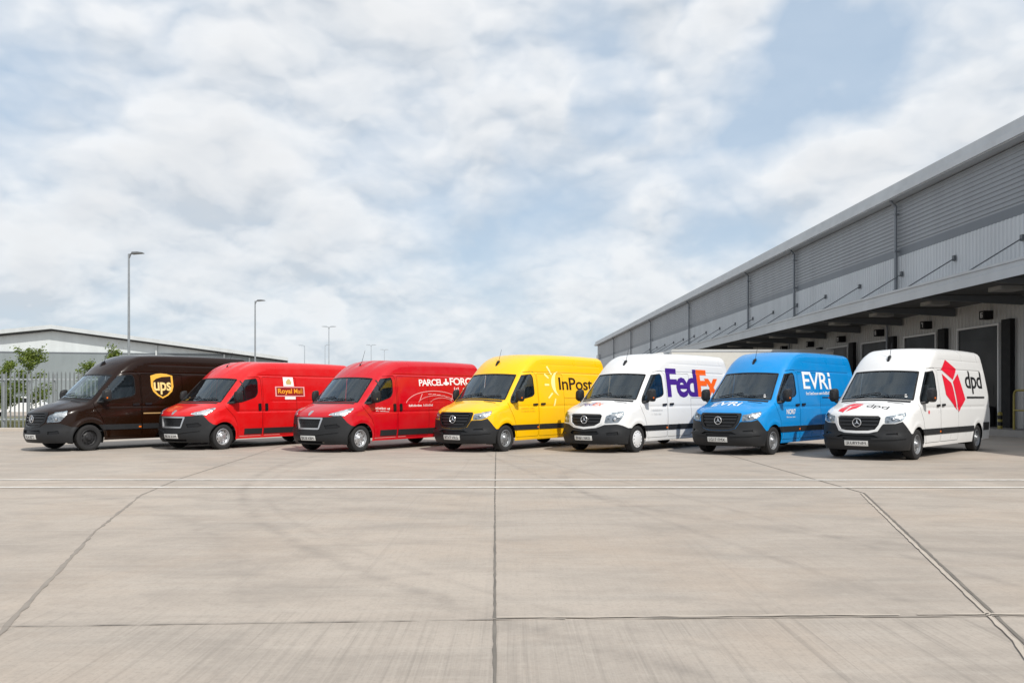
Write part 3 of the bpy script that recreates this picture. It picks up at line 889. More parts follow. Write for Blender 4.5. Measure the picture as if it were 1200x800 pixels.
# ------------------------------------------------------------------ liveries
def fit(body, x0, x1, z0, z1, bold=.0, spacing=1.0, shear=0.0, lean=0.0):
    V, Fc, a = text_mesh(body, bold, spacing)
    return np.stack([x0 + (x1 - x0) * (V[:, 0] + shear * V[:, 1]), z0 + (z1 - z0) * V[:, 1] + lean * V[:, 0]], 1), Fc
def small_print(x0, x1, z, h, n=18, seed=1, lean=0.0):
    """small print too fine to read: a row of letter-sized strokes"""
    r = random.Random(seed); P = []; x = x0; st = (x1 - x0) / n
    for i in range(n):
        w = st * r.uniform(.45, .8); hh = h * r.choice((.7, .7, 1.0)); zz = z + lean * (x - x0)
        if r.random() < .1: x += st; continue
        P.append([(x, zz), (x + w, zz), (x + w, zz + hh * .32), (x + w * .4, zz + hh * .36), (x + w * .4, zz + hh * .66), (x + w, zz + hh * .70), (x + w, zz + hh), (x, zz + hh)])
        x += st
    return poly_mesh(P)

def liv_dpd(root, side, hood, front):
    Z = lambda p: p
    cube = [[(3.29, 2.335), (4.03, 2.115), (3.66, 1.845), (2.90, 2.085)],
            [(2.90, 1.985), (3.52, 1.775), (3.60, 1.70), (3.745, 1.20), (3.83, 1.07), (3.02, 1.46)],
            [(3.73, 1.83), (4.10, 1.99), (4.46, 1.35), (3.88, 1.055), (3.80, 1.21), (3.66, 1.72)]]
    cube[1] = [(2.90, 1.985), (3.50, 1.77), (3.585, 1.66), (3.74, 1.17), (3.79, 1.085), (3.02, 1.475)]
    cube[2] = [(3.64, 1.80), (4.09, 2.00), (4.45, 1.36), (3.87, 1.045), (3.83, 1.18), (3.685, 1.68)]
    side('cube_mark', *poly_mesh(cube), M['red_vinyl'], root)
    side('side_lettering', *fit('dpd', 4.60, 5.98, 1.50, 2.09, .012, .95), M['ink'], root)
    side('side_sticker', *poly_mesh([circle(1.74, 1.07, .045, 12)]), M['red_vinyl'], root)
    h = [[(-.56, .34), (-.40, .62), (-.18, .66), (-.10, .44), (-.30, .26)], ]
    hood('bonnet_mark', *poly_mesh([[(-.52, .58), (-.34, .72), (-.08, .68), (-.30, .54)], [(-.54, .54), (-.33, .51), (-.40, .26), (-.56, .38)], [(-.28, .51), (-.07, .64), (-.14, .40), (-.34, .27)]]), M['red_vinyl'], root)
    V, F = fit('dpd', .04, .52, .40, .64, .0, .95); hood('bonnet_lettering', V, F, M['ink'], root)
def liv_evri(root, side, hood, front):
    V, F = fit('EVR', 2.86, 4.48, 1.63, 2.08, .012, .95)
    V2, F2 = poly_mesh([[(4.53, 1.635), (4.67, 1.635), (4.665, 1.93), (4.525, 1.93)], [(4.52, 1.985), (4.66, 1.985), (4.66, 2.085), (4.52, 2.085)]])
    side('side_lettering', np.concatenate([V, V2]), np.concatenate([F, F2 + len(V)]), M['white_vinyl'], root)
    side('small_lettering', *small_print(2.98, 4.74, 1.475, .075, 24, 3, .012), M['white_vinyl'], root)
    side('door_lettering', *fit('NORI7', 1.74, 2.26, .985, 1.115, .02), M['white_vinyl'], root)
    side('small_lettering', *small_print(1.74, 2.24, .90, .035, 14, 5), M['white_vinyl'], root)
    hood('bonnet_lettering', *fit('EVRi', -.46, .30, .52, .82, .012), M['white_vinyl'], root)
def liv_fedex(root, side, hood, front):
    side('side_lettering', *fit('Fed', 2.60, 4.30, 1.41, 2.20, .028, .88), M['purple_vinyl'], root)
    side('side_lettering', *fit('Ex', 4.31, 5.60, 1.42, 2.20, .028, .88), M['orange_vinyl'], root)
    side('small_lettering', *small_print(1.72, 2.3, 1.05, .05, 13, 8), M['pale_grey'], root)
    side('small_lettering', *small_print(1.72, 2.2, .95, .05, 11, 9), M['pale_grey'], root)
    hood('bonnet_lettering', *fit('Fed', -.44, -.06, .48, .74, .0, .95), M['purple_vinyl'], root)
    hood('bonnet_lettering', *fit('Ex', -.04, .22, .48, .74, .0, .95), M['orange_vinyl'], root)
def arc_band(cx, cz, rx, rz, a0, a1, w0, w1, n=20):
    A = []; B = []
    for i in range(n + 1):
        t = a0 + (a1 - a0) * i / n; k = math.sin(math.pi * i / n); w = w0 + (w1 - w0) * k
        A.append((cx + rx * math.cos(t), cz + rz * math.sin(t))); B.append((cx + (rx - w * 1.5) * math.cos(t), cz + (rz - w * .5) * math.sin(t)))
    return A + B[::-1]
def liv_inpost(root, side, hood, front):
    side('side_lettering', *fit('InPost', 3.64, 5.48, 1.62, 1.98, .012, .95), M['deep_brown'], root)
    rays = [[(3.08, 2.27), (3.15, 2.29), (3.34, 2.06), (3.28, 2.04)], [(2.93, 2.04), (2.98, 2.08), (3.16, 1.965), (3.12, 1.925)], [(2.92, 1.735), (2.92, 1.79), (3.14, 1.785), (3.14, 1.735)],
            [(3.03, 1.40), (3.08, 1.375), (3.30, 1.515), (3.25, 1.55)], [(3.29, 1.17), (3.36, 1.17), (3.44, 1.37), (3.38, 1.38)]]
    side('sun_mark', *poly_mesh([arc_band(3.80, 1.80, .55, .37, R(108), R(246), .02, .13)] + rays), M['sun_vinyl'], root)
    side('small_lettering', *small_print(1.74, 2.36, 1.10, .04, 14, 11), M['ochre'], root)
    side('small_lettering', *small_print(1.74, 2.36, 1.02, .04, 14, 12), M['ochre'], root)
def liv_pf(root, side, hood, front):
    side('side_lettering', *fit('PARCEL', 3.34, 4.42, 1.725, 1.915, .02, .88, 0, .03), M['white_vinyl'], root)
    side('side_lettering', *fit('FORCE', 4.74, 5.98, 1.765, 1.985, .022, .88, 0, .02), M['white_vinyl'], root)
    side('arrow_mark', *poly_mesh([[(4.53, 1.955), (4.60, 1.955), (4.60, 1.865), (4.70, 1.845), (4.70, 1.80), (4.56, 1.755), (4.43, 1.80), (4.43, 1.84), (4.53, 1.865)]]), M['white_vinyl'], root)
    side('small_lettering', *small_print(4.92, 5.7, 1.63, .075, 9, 21), M['white_vinyl'], root)
    g = [arc_band(3.98, 1.20, 1.25, .40, R(6), R(172), .015, .036, 30), arc_band(4.10, 1.22, .85, .25, R(10), R(170), .012, .026, 24)]
    g.append(arc_band(4.30, 1.24, .52, .16, R(14), R(168), .012, .024, 20))
    for x, t, q in ((3.30, 1.31, .0), (4.72, 1.31, 0)):
        g.append([(x, t), (x + .03, t), (x + .16 + q, t + .2), (x + .13 + q, t + .2)])
    for i in range(7):
        g.append([(3.7 + .2 * i, 1.49 - .005 * i * i), (3.86 + .2 * i, 1.495 - .006 * i * i), (3.86 + .2 * i, 1.515 - .006 * i * i), (3.7 + .2 * i, 1.51 - .005 * i * i)])
    side('globe_mark', *poly_mesh(g), M['pink_vinyl'], root)
    side('door_lettering', *small_print(1.52, 2.08, 1.105, .05, 14, 22, -.05), M['white_vinyl'], root)
    side('door_lettering', *small_print(1.54, 2.06, 1.045, .03, 14, 23, -.05), M['white_vinyl'], root)
    side('small_lettering', *small_print(2.85, 3.9, 1.155, .055, 22, 24, .008), M['white_vinyl'], root)
def liv_rm(root, side, hood, front):
    x0, x1, z0, z1 = 2.88, 4.06, 1.435, 1.725
    side('mark_panel', *poly_mesh([[(3.22, 1.735), (3.64, 1.735), (3.62, 2.0), (3.22, 2.0)], [(3.25, 1.35), (3.68, 1.35), (3.68, 1.43), (3.25, 1.43)]]), M['white_vinyl'], root)
    side('crest_mark', *poly_mesh([[(3.34, 1.79), (3.52, 1.79), (3.545, 1.87), (3.50, 1.90), (3.50, 1.93), (3.44, 1.955), (3.38, 1.925), (3.36, 1.90), (3.325, 1.87)]]), M['crest'], root, .010)
    b = .028
    side('mark_border', *poly_mesh([[(x0, z0), (x1, z0), (x1, z0 + b), (x0, z0 + b)], [(x0, z1 - b), (x1, z1 - b), (x1, z1), (x0, z1)], [(x0, z0 + b), (x0 + .05, z0 + b), (x0 + .05, z1 - b), (x0, z1 - b)], [(x1 - .05, z0 + b), (x1, z0 + b), (x1, z1 - b), (x1 - .05, z1 - b)]]), M['pink_vinyl'], root, .010)
    side('mark_field', *poly_mesh([[(x0 + .05, z0 + b), (x1 - .05, z0 + b), (x1 - .05, z1 - b), (x0 + .05, z1 - b)]]), M['field_red'], root, .008)
    side('side_lettering', *fit('Royal', x0 + .10, x0 + .66, z0 + .045, z1 - .06, .025), M['text_gold'], root, .012)
    side('side_lettering', *fit('Mail', x0 + .74, x1 - .10, z0 + .085, z1 - .06, .008), M['text_gold'], root, .012)
def liv_ups(root, side, hood, front):
    sh = [(2.87, 2.02), (3.03, 2.07), (3.20, 2.085), (3.38, 2.075), (3.56, 2.03), (3.57, 1.72), (3.52, 1.58), (3.38, 1.46), (3.21, 1.38), (3.05, 1.46), (2.92, 1.58), (2.87, 1.72)]
    side('shield_mark', *poly_mesh([sh]), M['gold_vinyl'], root)
    inn = [(2.935, 1.86), (3.04, 1.94), (3.22, 1.99), (3.50, 2.01), (3.50, 1.73), (3.46, 1.605), (3.36, 1.50), (3.21, 1.425), (3.08, 1.50), (2.98, 1.605), (2.935, 1.72)]
    side('shield_field', *poly_mesh([inn]), M['deep_brown'], root, .010)
    side('side_lettering', *fit('ups', 2.95, 3.49, 1.49, 1.84, .02, .95), M['pale_gold'], root, .013)
    side('side_stripe', *poly_mesh([[(2.60, .955), (5.9, .955), (5.9, 1.0), (2.60, .985)]]), M['tan_vinyl'], root)

D = R
VANS = [
 dict(kind='new', paint='white', surround='paint', plate='JLL8YNM', rim='grey', pos=(7.735, 19.21, D(44.22)), livery=liv_dpd, label='white panel van with a red cube mark and black lettering, nearest the loading dock'),
 dict(kind='new', paint='blue', surround='plastic', plate='LG17 FMX', rim='grey', pos=(5.007, 20.884, D(42.57)), livery=liv_evri, label='bright blue panel van with white capital lettering, between the two white vans'),
 dict(kind='old', paint='white', surround='paint', plate='BN61 NKE', rim='cover', pos=(1.794, 21.707, D(40.33)), livery=liv_fedex, label='white panel van with large purple and orange lettering, between the yellow and blue vans'),
 dict(kind='new', paint='yellow', surround='gloss_black', plate='BTV7 VKG', rim='grey', pos=(-1.572, 21.944, D(36.38)), livery=liv_inpost, label='yellow panel van with dark lettering and a pale sun mark on its side'),
 dict(kind='snub', paint='crimson', plate='BX18 XBM', rim='silver', pos=(-5.284, 21.78, D(34.14)), livery=liv_pf, label='red panel van with white lettering and a curved globe graphic, beside the yellow van'),
 dict(kind='snub', paint='red', plate='BK18 XVM', rim='silver', pos=(-9.169, 22.733, D(30.6)), livery=liv_rm, label='red panel van with a white square and gold lettering, beside the brown van'),
 dict(kind='old', paint='brown', surround='gloss_black', flare=.035, plate='VLA 87T', rim='dark', pos=(-12.575, 22.22, D(34.79)), livery=liv_ups, label='dark brown panel van with a gold shield on its side, nearest the palisade fence'),
]
for sp in VANS: build_van(sp)

exec_setting = True
# ------------------------------------------------------------------ ground
def mat_concrete():
    m, nt, b = new_mat('yard_concrete')
    co = objco(nt)
    sep = nt.nodes.new('ShaderNodeSeparateXYZ'); nt.links.new(co, sep.inputs[0]); sepy = sep.outputs[1]
    big = noise(nt, co, .22, 5, .6, .4)
    med = noise(nt, mapping(nt, co, (.8, 1.5, 1), rot=(0, 0, R(20))), 1.0, 7, .62, .6)
    fine = noise(nt, co, 38, 5, .7)
    fore = math_(nt, 'MULTIPLY', math_(nt, 'SUBTRACT', 5.75, sepy), 2.2, clamp=True)
    fore = math_(nt, 'ADD', math_(nt, 'MULTIPLY', fore, .75), .25)
    streak = noise(nt, mapping(nt, co, (26, .35, 1), rot=(0, 0, R(-4))), 1.0, 5, .65)
    broom = noise(nt, mapping(nt, co, (70, .8, 1), rot=(0, 0, R(-8))), 1.0, 4, .6)
    cross = noise(nt, mapping(nt, co, (.5, 6, 1), rot=(0, 0, R(9))), 1.0, 5, .6)
    c = mixc(nt, ramp(nt, big, [(.3, 0), (.7, 1)]), (.350, .303, .260), (.445, .39, .336))
    sx_ = math_(nt, 'GREATER_THAN', sep.outputs[0], -.2); sy_ = math_(nt, 'GREATER_THAN', sepy, 5.4)
    c = mixc(nt, math_(nt, 'MULTIPLY', sx_, .22), c, (.33, .292, .257))
    c = mixc(nt, math_(nt, 'MULTIPLY', math_(nt, 'SUBTRACT', 1, sy_), .25), c, (.34, .305, .27))
    c = mixc(nt, math_(nt, 'MULTIPLY', ramp(nt, med, [(.42, 0), (.66, 1)]), .55), c, (.245, .218, .192))
    c = mixc(nt, math_(nt, 'MULTIPLY', ramp(nt, streak, [(.5, 0), (.70, 1)]), math_(nt, 'MULTIPLY', fore, .5)), c, (.215, .192, .168))
    c = mixc(nt, math_(nt, 'MULTIPLY', ramp(nt, broom, [(.45, 0), (.75, 1)]), math_(nt, 'MULTIPLY', fore, .36)), c, (.45, .405, .355))
    c = mixc(nt, math_(nt, 'MULTIPLY', ramp(nt, cross, [(.5, 0), (.72, 1)]), .38), c, (.43, .39, .345))
    blush = noise(nt, mapping(nt, co, (1, 1, 1), (7, 3, 0)), .42, 5, .6, .5)
    c = mixc(nt, math_(nt, 'MULTIPLY', ramp(nt, blush, [(.48, 0), (.68, 1)]), .38), c, (.40, .315, .245))
    furrow = noise(nt, mapping(nt, co, (11, .12, 1), (2, 1, 0), rot=(0, 0, R(-7))), 1.0, 4, .6)
    c = mixc(nt, math_(nt, 'MULTIPLY', ramp(nt, furrow, [(.60, 0), (.68, 1)]), math_(nt, 'MULTIPLY', fore, .42)), c, (.19, .17, .15))
    c = mixc(nt, math_(nt, 'MULTIPLY', ramp(nt, fine, [(.50, 0), (.74, 1)]), .5), c, (.22, .20, .175))
    grit = noise(nt, co, 9, 6, .72)
    c = mixc(nt, math_(nt, 'MULTIPLY', ramp(nt, grit, [(.52, 0), (.72, 1)]), .35), c, (.25, .225, .195))
    c = mixc(nt, math_(nt, 'MULTIPLY', ramp(nt, grit, [(.28, 1), (.46, 0)]), .25), c, (.47, .425, .37))
    # tyre arcs scuffed on the slab
    warp = noise(nt, co, 2.5, 4, .6)
    def circ(A, B, C):
        (ax, ay), (bx, by), (cx, cy) = A, B, C
        d = 2 * (ax * (by - cy) + bx * (cy - ay) + cx * (ay - by))
        ux = ((ax * ax + ay * ay) * (by - cy) + (bx * bx + by * by) * (cy - ay) + (cx * cx + cy * cy) * (ay - by)) / d
        uy = ((ax * ax + ay * ay) * (cx - bx) + (bx * bx + by * by) * (ax - cx) + (cx * cx + cy * cy) * (bx - ax)) / d
        return ux, uy, math.hypot(ax - ux, ay - uy)
    for (cx, cy, r), w, k in ((circ((-3.9, 12.35), (-1.85, 7.9), (-.3, 5.75)), .14, .38), (circ((-3.6, 12.5), (-1.5, 8.0), (.1, 5.9)), .09, .2), ((-14, 2.5, 12.6), .22, .22), ((9.5, 14.6, 8.6), .2, .3), (circ((1.0, 13), (2.2, 8), (3.0, 5)), .10, .35), (circ((2.2, 13), (3.2, 9), (3.9, 6)), .10, .3)):
        dx = math_(nt, 'SUBTRACT', sep.outputs[0], cx); dy = math_(nt, 'SUBTRACT', sep.outputs[1], cy)
        d = math_(nt, 'SQRT', math_(nt, 'ADD', math_(nt, 'MULTIPLY', dx, dx), math_(nt, 'MULTIPLY', dy, dy)))
        e = math_(nt, 'ABSOLUTE', math_(nt, 'SUBTRACT', d, r))
        q = math_(nt, 'SUBTRACT', 1, math_(nt, 'DIVIDE', e, w), clamp=True)
        q = math_(nt, 'MULTIPLY', math_(nt, 'MULTIPLY', q, k), ramp(nt, warp, [(.36, 0), (.6, 1)]))
        c = mixc(nt, q, c, (.17, .152, .136))
    # oil spots under where vans park
    spots = nt.nodes.new('ShaderNodeTexVoronoi'); spots.inputs['Scale'].default_value = .55
    nt.links.new(co, spots.inputs['Vector'])
    sm = math_(nt, 'MULTIPLY', ramp(nt, spots.outputs['Distance'], [(.03, 1), (.11, 0)]), ramp(nt, med, [(.45, 0), (.6, .6)]))
    c = mixc(nt, sm, c, (.16, .145, .13))
    nt.links.new(c, b.inputs['Base Color'])
    b.inputs['Roughness'].default_value = .82
    b.inputs['Specular IOR Level'].default_value = .35
    h = math_(nt, 'ADD', math_(nt, 'MULTIPLY', fine, .5), broom)
    bump(nt, b, h, .25, .006)
    return m
M['concrete'] = mat_concrete()
def sheet(name, pts, z, mat, kind='structure', parent=None):
    mb = MB(); mb.poly([(x, y, z) for x, y in pts]); o = mb.obj(name, mat, parent)
    if not parent: tag(o, kind=kind)
    return o
sheet('ground', [(-900, -40), (900, -40), (900, 1500), (-900, 1500)], 0, M['concrete'])
M['joint'] = plain('joint_sealant', (.155, .14, .122), .85, var=.5, scale=3)
M['joint_worn'] = plain('worn_joint', (.25, .222, .193), .85, var=.35, scale=4)
M['joint_pale'] = plain('joint_edge', (.43, .38, .325), .85, var=.2, scale=3)
def ribbon(name, pts, w, z, mat, jit=.0, breakup=0.0, seed=0):
    r = random.Random(seed); mb = MB()
    P = densify(pts, .12, False); n = len(P)
    L_ = []; R_ = []
    for i, p in enumerate(P):
        a = np.array(P[max(0, i - 1)]); c = np.array(P[min(n - 1, i + 1)]); t = (c - a) / np.linalg.norm(c - a); nn = np.array([-t[1], t[0]])
        ww = w * (1 + r.uniform(-jit, jit)); o = nn * r.uniform(-jit, jit) * w * .4
        L_.append(tuple(np.array(p) + o + nn * ww / 2) + (z,)); R_.append(tuple(np.array(p) + o - nn * ww / 2) + (z,))
    for i in range(n - 1):
        if r.random() < breakup: continue
        mb.poly([R_[i], R_[i + 1], L_[i + 1], L_[i]])
    o = mb.obj(name, mat); tag(o, kind='structure'); return o
ribbon('slab_joint', [(-.06, 2.5), (-.085, 4.2), (-.16, 8), (-.24, 12), (-.40, 21), (-.75, 45)], .018, .004, M['joint'], .35, .0, 1)
ribbon('slab_joint', [(-2.4, 3.3), (-3.1, 5.2), (-4.4, 9.0), (-5.37, 12.35), (-5.75, 14.6), (-6.7, 24.9), (-8, 40)], .030, .004, M['joint_worn'], .6, .0, 2)
ribbon('slab_joint', [(2.4, 3.5), (2.97, 4.95), (5.2, 12.6), (5.3, 20.3), (5.4, 40)], .022, .004, M['joint'], .3, .0, 3)
ribbon('slab_joint', [(2.35, 3.5), (2.92, 4.95), (5.15, 12.6)], .028, .008, M['joint_pale'], .3, .0, 33)
ribbon('slab_joint', [(-7, 5.30), (-2.9, 5.28), (-.12, 5.44), (3, 5.52), (8, 5.62)], .012, .008, M['joint_worn'], .8, .06, 4)
ribbon('slab_joint', [(-.1, 5.48), (3, 5.57), (8, 5.67)], .030, .008, M['joint_pale'], .6, .03, 5)
# painted double line
def mat_line():
    m, nt, b = new_mat('worn_white_line')
    co = objco(nt)
    f = noise(nt, co, 9, 8, .75); g = noise(nt, mapping(nt, co, (.6, 6, 1)), 2, 4)
    a = ramp(nt, math_(nt, 'MULTIPLY', math_(nt, 'ADD', f, g), .5), [(.44, 1), (.66, .0)])
    nt.links.new(mixc(nt, a, (.42, .37, .315), (.74, .72, .68)), b.inputs['Base Color'])
    b.inputs['Roughness'].default_value = .7
    return m
M['line'] = mat_line()
for y0, w in ((14.56, .13), (13.36, .13)):
    ribbon('road_marking', [(-40, y0 + .1), (40, y0 - .05)], w, .008, M['line'], .08, 0, int(y0))
M['asphalt'] = plain('dock_asphalt', (.10, .095, .09), .85, var=.25, scale=3, bmp=.3)

# ------------------------------------------------------------------ warehouse with loading dock
def cladding(name, col, rough=.45, metal=.2, var=.09):
    m, nt, b = new_mat(name)
    co = objco(nt)
    f = noise(nt, mapping(nt, co, (.4, .4, .06)), 3, 5); g = noise(nt, co, .25, 3)
    s = math_(nt, 'MULTIPLY', math_(nt, 'ADD', f, g), .5)
    nt.links.new(mixc(nt, ramp(nt, s, [(.3, 0), (.7, 1)]), [c * (1 - var * 1.6) for c in col], [c * (1 + var) for c in col]), b.inputs['Base Color'])
    b.inputs['Roughness'].default_value = rough; b.inputs['Metallic'].default_value = metal
    return m
M['clad_mid'] = cladding('mid_grey_cladding', (.27, .285, .305))
M['clad_band'] = cladding('blue_grey_band', (.14, .155, .175))
M['clad_light'] = cladding('pale_grey_cladding', (.50, .52, .54))
M['clad_low'] = cladding('stone_grey_cladding', (.36, .355, .34))
M['trim_grey'] = cladding('eaves_trim', (.50, .52, .54))
M['canopy_grey'] = cladding('canopy_fascia', (.42, .44, .46))
M['steel_dark'] = plain('dark_steelwork', (.055, .058, .064), .5, .2)
M['steel_mid'] = plain('grey_steelwork', (.20, .215, .235), .45, .3)
M['rod_grey'] = plain('tie_rod_grey', (.12, .13, .14), .5, .2)
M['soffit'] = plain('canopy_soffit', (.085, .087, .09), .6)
M['door_dark'] = plain('dark_dock_door', (.009, .0095, .0105), .45, var=.2, scale=1)
M['dock_seal'] = plain('black_dock_cushion', (.010, .010, .011), .75)
M['frame_pale'] = plain('pale_door_frame', (.55, .55, .54), .5)
M['pale_lamp'] = plain('frosted_lamp_cover', (.28, .28, .27), .4)
M['safety'] = plain('safety_yellow', (.27, .22, .05), .5, var=.2)
M['slab'] = plain('dock_concrete', (.24, .225, .21), .85, var=.25, scale=2, bmp=.3)

WX, ROT = 19.9, R(1.375)
wh = empty('dock_warehouse', (WX, 0, 0), ROT)
tag(wh, 'long grey metal warehouse with a canopied loading dock, right of the vans', 'warehouse')
V0, V1 = 12.0, 160.0
def ribs_h(z0, z1, pitch, d):
    n = int(round((z1 - z0) / pitch)); out = []
    for i in range(n):
        z = z0 + (z1 - z0) * i / n; p = (z1 - z0) / n
        out += [(0, z), (0, z + p * .45), (-d, z + p * .58), (-d, z + p * .87)]
    out.append((0, z1)); return out
b = MB(); prof = ribs_h(8.66, 10.95, .19, .035)
b.quadgrid([[(x, v, z) for x, z in prof] for v in np.linspace(V0, V1, 30)])
b.obj('upper_cladding', M['clad_mid'], wh)
b = MB(); b.box(-.012, .05, V0, V1, 8.27, 8.655); b.obj('cladding_band', M['clad_band'], wh)
def ribs_v(v0, v1, pitch, d):
    out = []; v = v0
    while v < v1:
        out += [(0, v), (0, v + pitch * .5), (-d, v + pitch * .62), (-d, v + pitch * .88)]; v += pitch
    return out
rv = ribs_v(V0, V1, .26, .03)
b = MB(); b.quadgrid([[(x, v, z) for x, v in rv] for z in (5.2, 8.265)]); b.obj('wall_cladding', M['clad_light'], wh)
b = MB(); b.quadgrid([[(x, v, z) for x, v in rv] for z in (.0, 5.195)]); b.obj('lower_wall', M['clad_low'], wh)
b = MB(); b.box(.06, 45, V0, V1, 0, 10.9); b.obj('wall', M['clad_mid'], wh)
b = MB(); b.prism([(-.55, 10.98), (-.55, 11.30), (-.42, 11.36), (-.42, 11.72), (.3, 11.80), (24, 14.0), (46, 11.9), (46, 11.0)], 'y', V0 - .4, V1 + .3)
b.obj('roof', M['trim_grey'], wh)
b = MB(); b.prism([(-.62, 11.02), (-.62, 11.28), (-.555, 11.28), (-.555, 11.02)], 'y', V0 - .4, V1 + .3); b.obj('gutter', M['clad_light'], wh)
for v in (27.5, 41.7, 55.7, 65.7, 85.4, 106, 121, 138):
    b = MB(); b.tube((-.16, v, 5.65), (-.16, v, 10.75), .075, n=10)
    for z in (6.6, 8.5, 10.3): b.box(-.25, 0, v - .10, v + .10, z, z + .06)
    b.tube((-.16, v, 10.7), (-.45, v, 11.0), .075, n=10); b.obj('downpipe', M['steel_mid'], wh, True)
    b = MB(); b.tube((-.16, v + .9, .1), (-.16, v + .9, 5.1), .06, n=10); b.obj('downpipe', M['steel_mid'], wh, True)
# canopy
CV0, CV1 = 14.0, 112.0
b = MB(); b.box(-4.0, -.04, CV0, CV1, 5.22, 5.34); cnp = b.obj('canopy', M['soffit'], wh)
b = MB()
b.quadgrid([[(x, v, z) for x, z in [(-4.12, 5.06), (-4.12, 5.34), (-4.08, 5.36), (-4.08, 5.50), (-4.12, 5.52), (-4.12, 5.60), (-3.9, 5.62), (-3.9, 5.36)]] for v in np.linspace(CV0, CV1, 20)])
b.quadgrid([[(x, v, z) for x, z in [(-3.9, 5.62), (-.05, 5.48)]] for v in (CV0, CV1)])
b.obj('canopy_fascia', M['canopy_grey'], cnp)
rods = [31.9 - 4.7 + 4.7 * i for i in range(18)]
for v in rods:
    b = MB(); b.tube((-.05, v, 7.36), (-3.0, v, 5.56), .026, n=8); b.box(-.12, -.03, v - .08, v + .08, 7.25, 7.48); b.box(-3.1, -2.9, v - .06, v + .06, 5.48, 5.62)
    b.obj('tie_rod', M['rod_grey'], cnp)
    b = MB(); b.prism([(-.06, 4.86), (-.06, 5.2), (-3.9, 5.2), (-3.9, 5.06)], 'y', v - .08, v + .08); b.obj('canopy_beam', M['rod_grey'], cnp)
    if v < 92:
        b = MB(); b.prism(rounded([(-2.6, v + 1.9), (-1.7, v + 1.9), (-1.7, v + 2.7), (-2.6, v + 2.7)], .15), 'z', 5.08, 5.215)
        b.obj('canopy_light', M['pale_lamp'], cnp)
def seg7(mb, x, v, z, w, h, digit):
    on = {'1': 'bc', '2': 'abged', '3': 'abgcd', '4': 'fgbc', '5': 'afgcd', '6': 'afgedc', '7': 'abc', '8': 'abcdefg', '9': 'abcdfg', '0': 'abcdef'}[digit]
    t = .02
    S_ = dict(a=(0, h, w, h), g=(0, h / 2, w, h / 2), d=(0, 0, w, 0), f=(0, h / 2, 0, h), b=(w, h / 2, w, h), e=(0, 0, 0, h / 2), c=(w, 0, w, h / 2))
    for k in on:
        a0, b0, a1, b1 = S_[k]; mb.box(x - .006, x, v - max(a0, a1) - t, v - min(a0, a1) + t, z + b0 - t, z + b1 + t)
doors = [34.75 - 4.7 + 4.7 * i for i in range(14)]
for i, v in enumerate(doors):
    b = MB(); b.box(-.10, -.045, v - 1.42, v + 1.42, .25, 4.22)
    for k in range(6): b.box(-.112, -.101, v - 1.42, v + 1.42, 1.3 + k * .48, 1.32 + k * .48)
    b.box(-.115, -.1125, v - 1.1, v - 1.0, 1.5, 1.9)
    dd = b.obj('dock_door', M['door_dark'], wh)
    b = MB(); b.box(-.16, -.035, v - 1.50, v - 1.425, .3, 4.30); b.box(-.16, -.035, v + 1.425, v + 1.50, .3, 4.30); b.box(-.16, -.035, v - 1.425, v + 1.425, 4.225, 4.30)
    b.obj('door_frame', M['frame_pale'], dd)
    b = MB(); b.box(-.22, -.036, v - 2.35, v - 1.78, .25, 4.40); b.obj('dock_seal', M['dock_seal'], dd)
    b = MB(); b.prism(rounded([(v - 1.2, .3), (v + 1.2, .3), (v + 1.2, 1.05), (v - 1.2, 1.05)], .03), 'x', -.34, -.165); b.obj('dock_leveller', M['dock_seal'], dd)
    b = MB(); b.box(-.40, -.03, v - .95, v - .60, 4.50, 4.84); sg = b.obj('dock_sign', M['dock_seal'], dd)
    b = MB(); b.box(-.412, -.401, v - .52, v - .25, 4.81, 5.07); b.obj('sign_face', M['frame_pale'], sg) if False else None
    b = MB(); seg7(b, -.402, v - .72, 4.585, .11, .17, str((i + 5) % 10)); b.obj('sign_digit', M['frame_pale'], sg)
b = MB(); b.box(-1.35, -.04, CV0, CV1, 0, .24); b.obj('dock_plinth', M['slab'], wh)
# corner sign box at the far end
b = MB(); b.box(-.3, -.02, 156.5, 159.5, 6.2, 9.2); b.obj('corner_sign', M['clad_light'], wh)
def wpos(x, v, z=0):
    c, s = math.cos(ROT), math.sin(ROT); return (WX + x * c - v * s, x * s + v * c, z)
# bollard and hoop rail beside the nearest door
def bollard(v, x, label):
    e = empty('bollard', wpos(x, v, .24), ROT); tag(e, label, 'bollard', 'bollards at the loading dock')
    b = MB(); b.lathe_y([(0.001, 0), (.085, 0), (.085, .55), (.075, .60), (.04, .63), (0.001, .635)], 0, 0, 0); b.v = [(p[0], p[2], p[1]) for p in b.v]
    b.obj('post', M['safety'], e, True)
    for z in (.12, .36):
        b = MB(); b.lathe_y([(.088, z), (.088, z + .14)], 0, 0, 0); b.v = [(p[0], p[2], p[1]) for p in b.v]; b.obj('band', M['ink'], e, True)
bollard(31.75, -1.0, 'yellow and black bollard beside the nearest dock door')
hr = empty('hoop_rail', wpos(-1.0, 30.6, .24), ROT); tag(hr, 'yellow tubular hoop guard rail on the dock plinth', 'guard rail')
b = MB(); pts = [(0, .3, 0), (0, .3, 1.25), (0, .26, 1.36), (0, .16, 1.42), (0, -1.3, 1.42), (0, -1.4, 1.36), (0, -1.44, 1.25), (0, -1.44, 0)]
for a, c in zip(pts[:-1], pts[1:]): b.tube(a, c, .04, n=8)
b.obj('hoop', M['safety'], hr, True)
b = MB(); b.tube((0, .3, .7), (0, -1.44, .7), .03); b.obj('cross_bar', M['safety'], hr, True)
